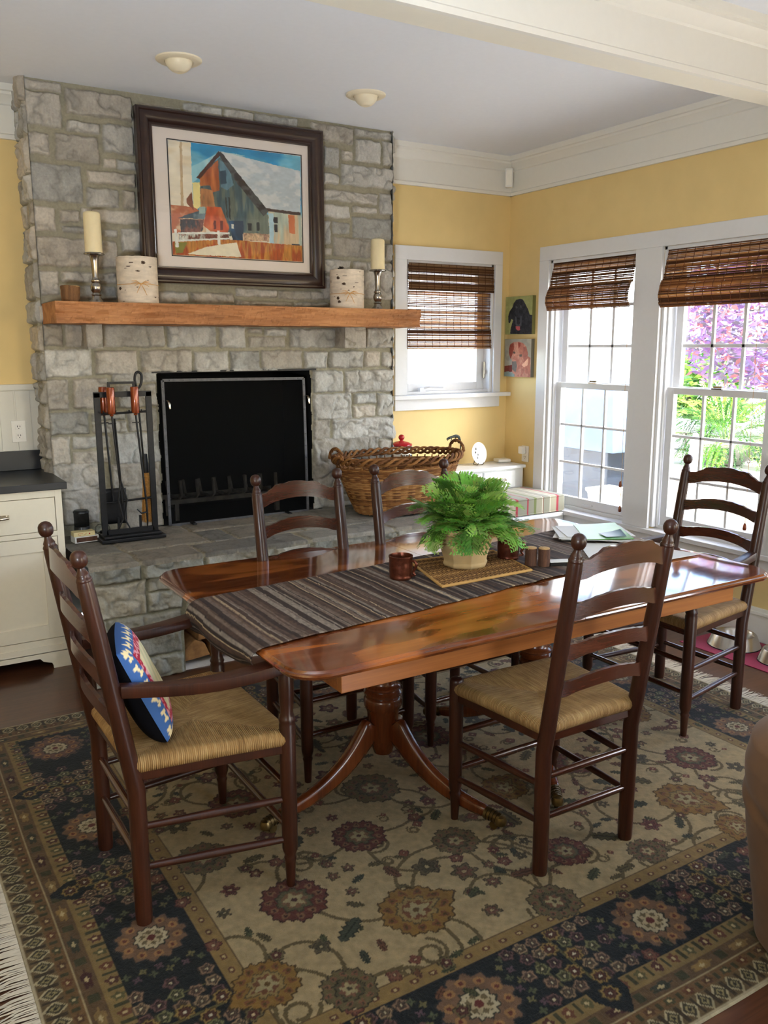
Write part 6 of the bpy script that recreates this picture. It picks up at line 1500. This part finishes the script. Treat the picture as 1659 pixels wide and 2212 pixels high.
# ---------------------------------------------------------------- upholstered chair at the right edge of the picture
t = thing('suede_armchair', 'brown suede tub armchair cut off by the right edge of the picture', 'armchair', (2.19, 1.01, 0))
nu, nv = 120, 80; th = np.linspace(0, 2*PI, nu); T, Vv = np.meshgrid(th, np.linspace(0, 1, nv), indexing='ij')
prof_z = np.interp(Vv, [0, .05, .45, .68, .80, .88, .94, 1], [.02, .03, .36, .52, .585, .615, .60, .56]); prof_r = np.interp(Vv, [0, .05, .45, .68, .80, .88, .94, 1], [.300, .318, .362, .374, .362, .325, .285, .27])
sq = (np.abs(np.cos(T))**2.6+np.abs(np.sin(T))**2.6)**(-1/2.6)
fold = .008*np.exp(-((prof_z-.42)/.03)**2)*np.sin(T*9+prof_z*60)+.010*(vnoise(T/2, prof_z*2, 4, 3, 3)-.5)
rr = prof_r*sq*.97+fold
npmesh('outer_shell', np.stack([rr*np.cos(T), rr*np.sin(T), prof_z], -1).reshape(-1, 3), gridf(nu, nv), 'tan_suede', parent=t)
b = MB(); b.lathe([(.27, .56), (.262, .40), (.25, .38), (.001, .40)], 40, cap=False); b.obj('seat_cushion', 'tan_suede', t, smooth=60)

# ---------------------------------------------------------------- garden outside
b = MB(); b.box(XR+.17, 14, -4, 12, -.12, -.02); b.box(-4, XR+.17, YW+.17, 12, -.12, -.02); g_ = struct(b.obj('ground', 'patio'))
b = MB(); 
xs = np.arange(7.4, 7.41, 1)
for i in range(26):
    for j in range(4):
        if random.random() < .95: b.box(7.3+random.uniform(-.03, .03), 7.9, -1+i*.42+(.2 if j % 2 else 0)+.01, -1+(i+1)*.42+(.2 if j % 2 else 0)-.01, j*.18, j*.18+.17)
b.box(7.25, 7.95, -1.2, 8.9, .72, .80)
tag(b.obj('garden_wall', 'garden_stone', bevel=.012), 'low sunlit stone garden wall beyond the patio', 'wall')
def shrub(name, label, c, r, n, pal, seed, squash=.7, s=.07):
    rs_ = random.Random(seed); b = MB()
    for i in range(n):
        d = Vector((rs_.gauss(0, 1), rs_.gauss(0, 1), rs_.gauss(0, 1))).normalized()*(r*rs_.uniform(.55, 1.0)); d.z *= squash
        p = d; a = Vector((rs_.gauss(0, 1), rs_.gauss(0, 1), rs_.gauss(0, .5))).normalized(); w = a.cross(Vector((rs_.gauss(0, 1), rs_.gauss(0, 1), 1))).normalized(); k = s*rs_.uniform(.6, 1.3)
        b.add([p-a*k, p-w*k*.35, p+a*k, p+w*k*.35], [(0, 1, 2, 3)], rs_.choice(pal))
    t = thing(name, label, 'plant', c); b.obj('foliage', 'leaf', t); b = MB(); b.tube([(0, 0, -max(.2, c[2]-.0)), (.02, .01, 0), (0, 0, r*.4)], [.05, .04, .015], 7); b.obj('trunk', 'tree_trunk', t); return t
PM_GLARE = [C8(160, 120, 170), C8(140, 104, 150), C8(186, 120, 120), C8(120, 110, 118), C8(150, 140, 176)]  # maple leaf tones paled, the washed-out outdoor glare is put into the colour
shrub('japanese_maple', 'purple-red leaved maple beyond the right window', (8.2, 5.5, 1.9), 1.15, 6500, PM_GLARE, 4, .8, .06)
PG = [C8(80, 128, 50), C8(120, 160, 60), C8(60, 104, 50), C8(150, 180, 84)]
shrub('green_shrub', 'dense green shrub behind the garden wall', (10.2, 2.6, 1.25), 1.1, 3200, [C8(70, 110, 56), C8(90, 130, 64)], 6, .8, .10)
shrub('green_shrub', 'bright green shrub behind the wall, left of the maple', (9.4, 7.6, .9), .8, 2000, PG, 8, .8, .10)
for k, (x, y, la) in enumerate(((6.65, 4.95, 'big outdoor fern in a grey bowl planter, left one outside the right window'), (6.55, 3.95, 'big outdoor fern in a grey bowl planter, right one outside the right window'))):
    t = thing('outdoor_fern', la, 'plant', (x, y, .56)); f2 = fern_mesh(40+k, 70, 0, 0, .18, .45, .8, (R(15), R(80)), (.08, .17), PG, .6, 20, 2, .12).obj('foliage', 'leaf', t)
    b = MB(); b.lathe([(.001, 0), (.16, 0), (.30, .13), (.33, .20), (.30, .20), (.001, .16)], 24); b.obj('bowl_planter', 'planter_grey', t, smooth=40)
b = MB(); b.box(6.25, 7.05, 3.5, 5.35, 0, .55); tag(b.obj('stone_ledge', 'garden_stone', bevel=.02), 'pale stone ledge carrying the outdoor ferns', 'ledge')
# covered grill outside the left window
t = thing('covered_grill', 'barbecue grill under a blue-grey vinyl cover outside the left window', 'grill', (6.25, 6.15, 0))
b = MB(); b.add([(-.33, -.55, .62), (.33, -.55, .62), (.33, .55, .62), (-.33, .55, .62), (-.30, -.50, 1.10), (.30, -.50, 1.10), (.30, .50, 1.10), (-.30, .50, 1.10), (-.16, -.36, 1.30), (.16, -.36, 1.30), (.16, .36, 1.30), (-.16, .36, 1.30)],
    [(3, 2, 1, 0), (0, 1, 5, 4), (1, 2, 6, 5), (2, 3, 7, 6), (3, 0, 4, 7), (4, 5, 9, 8), (5, 6, 10, 9), (6, 7, 11, 10), (7, 4, 8, 11), (8, 9, 10, 11)]); b.obj('vinyl_cover', 'grill_cover', t, bevel=.03, smooth=40)
b = MB(); b.box(-.25, .25, -.42, .42, .10, .62); b.obj('cart', 'grill_black', t, bevel=.01)
for y in (-.36, .36):
    b = MB(); b.tube([(-.26, y, .075), (-.22, y, .075)], .075, 16); b.obj('wheel', 'rubber_dark', t, smooth=40)
t = thing('patio_chair', 'white patio chair outside the window above the far armchair', 'chair', (5.9, 4.35, 0), R(30))
b = MB()
for x, y in ((-.24, -.24), (.24, -.24), (-.24, .24), (.24, .24)): b.tube([(x, y, 0), (x*.95, y*.95, .42)], .018, 8)
b.obj('legs', 'white_vinyl', t, smooth=50)
b = MB(); b.box(-.27, .27, -.26, .26, .41, .45); b.obj('seat', 'white_vinyl', t, bevel=.012)
b = MB(); pts = [(.27*math.cos(a)*1.0, .26, .45+.46*math.sin(a)) for a in np.linspace(0, PI, 16)]; b.prism([(p[0], p[2]) for p in pts], .03, Matrix.Translation((0, .26, 0))@Matrix.Rotation(PI/2, 4, 'X')); b.obj('backrest', 'white_vinyl', t, bevel=.008)
t = thing('flower_pot', 'grey-green square pot on the patio below the grill', 'pot', (5.75, 5.45, 0))
b = MB(); b.lathe([(.001, 0), (.15, 0), (.20, .30), (.22, .31), (.22, .34), (.19, .34), (.18, .30), (.001, .28)], 4, nfold=4); b.obj('pot', 'planter_grey', t, bevel=.01)
b = MB()
for y in (-4, 9.5): pass
b.box(11.5, 11.6, -4, 12, 0, 2.1); 
for i in range(60): b.box(11.47, 11.5, -4+i*.27, -4+i*.27+.25, 0, 2.08)
tag(b.obj('garden_fence', 'white_vinyl'), 'white board fence at the back of the garden', 'fence')
b = MB(); b.box(1.2, 11.0, 9.0, 9.1, 0, 4.2); 
for i in range(23): b.box(1.2, 11.0, 8.97, 9.0, i*.18, i*.18+.165)
tag(b.obj('neighbour_wall', 'white_vinyl'), 'white clapboard wall outside the small window', 'wall')

# ---------------------------------------------------------------- put every root's origin at its own base
for r in [o for o in bpy.data.objects if o.parent is None and o.type in ('EMPTY', 'MESH') and o.location.length < 1e-6 and o.rotation_euler.to_matrix() == Matrix.Identity(3) and o.get('kind') != 'structure']:
    ms = [r] if r.type == 'MESH' else []
    ms += [c for c in r.children_recursive if c.type == 'MESH']
    if not ms: continue
    pts = np.concatenate([np.array([v.co[:] for v in c.data.vertices[:2000]] if len(c.data.vertices) <= 2000 else [c.data.vertices[i].co[:] for i in range(0, len(c.data.vertices), max(1, len(c.data.vertices)//1500))]) for c in ms])
    lo, hi = pts.min(0), pts.max(0); off = Vector(((lo[0]+hi[0])/2, (lo[1]+hi[1])/2, lo[2]))
    done = set()
    for c in ms:
        if c.data.name in done: continue
        done.add(c.data.name); c.data.transform(Matrix.Translation(-off))
    r.location = off
bpy.context.view_layer.update()
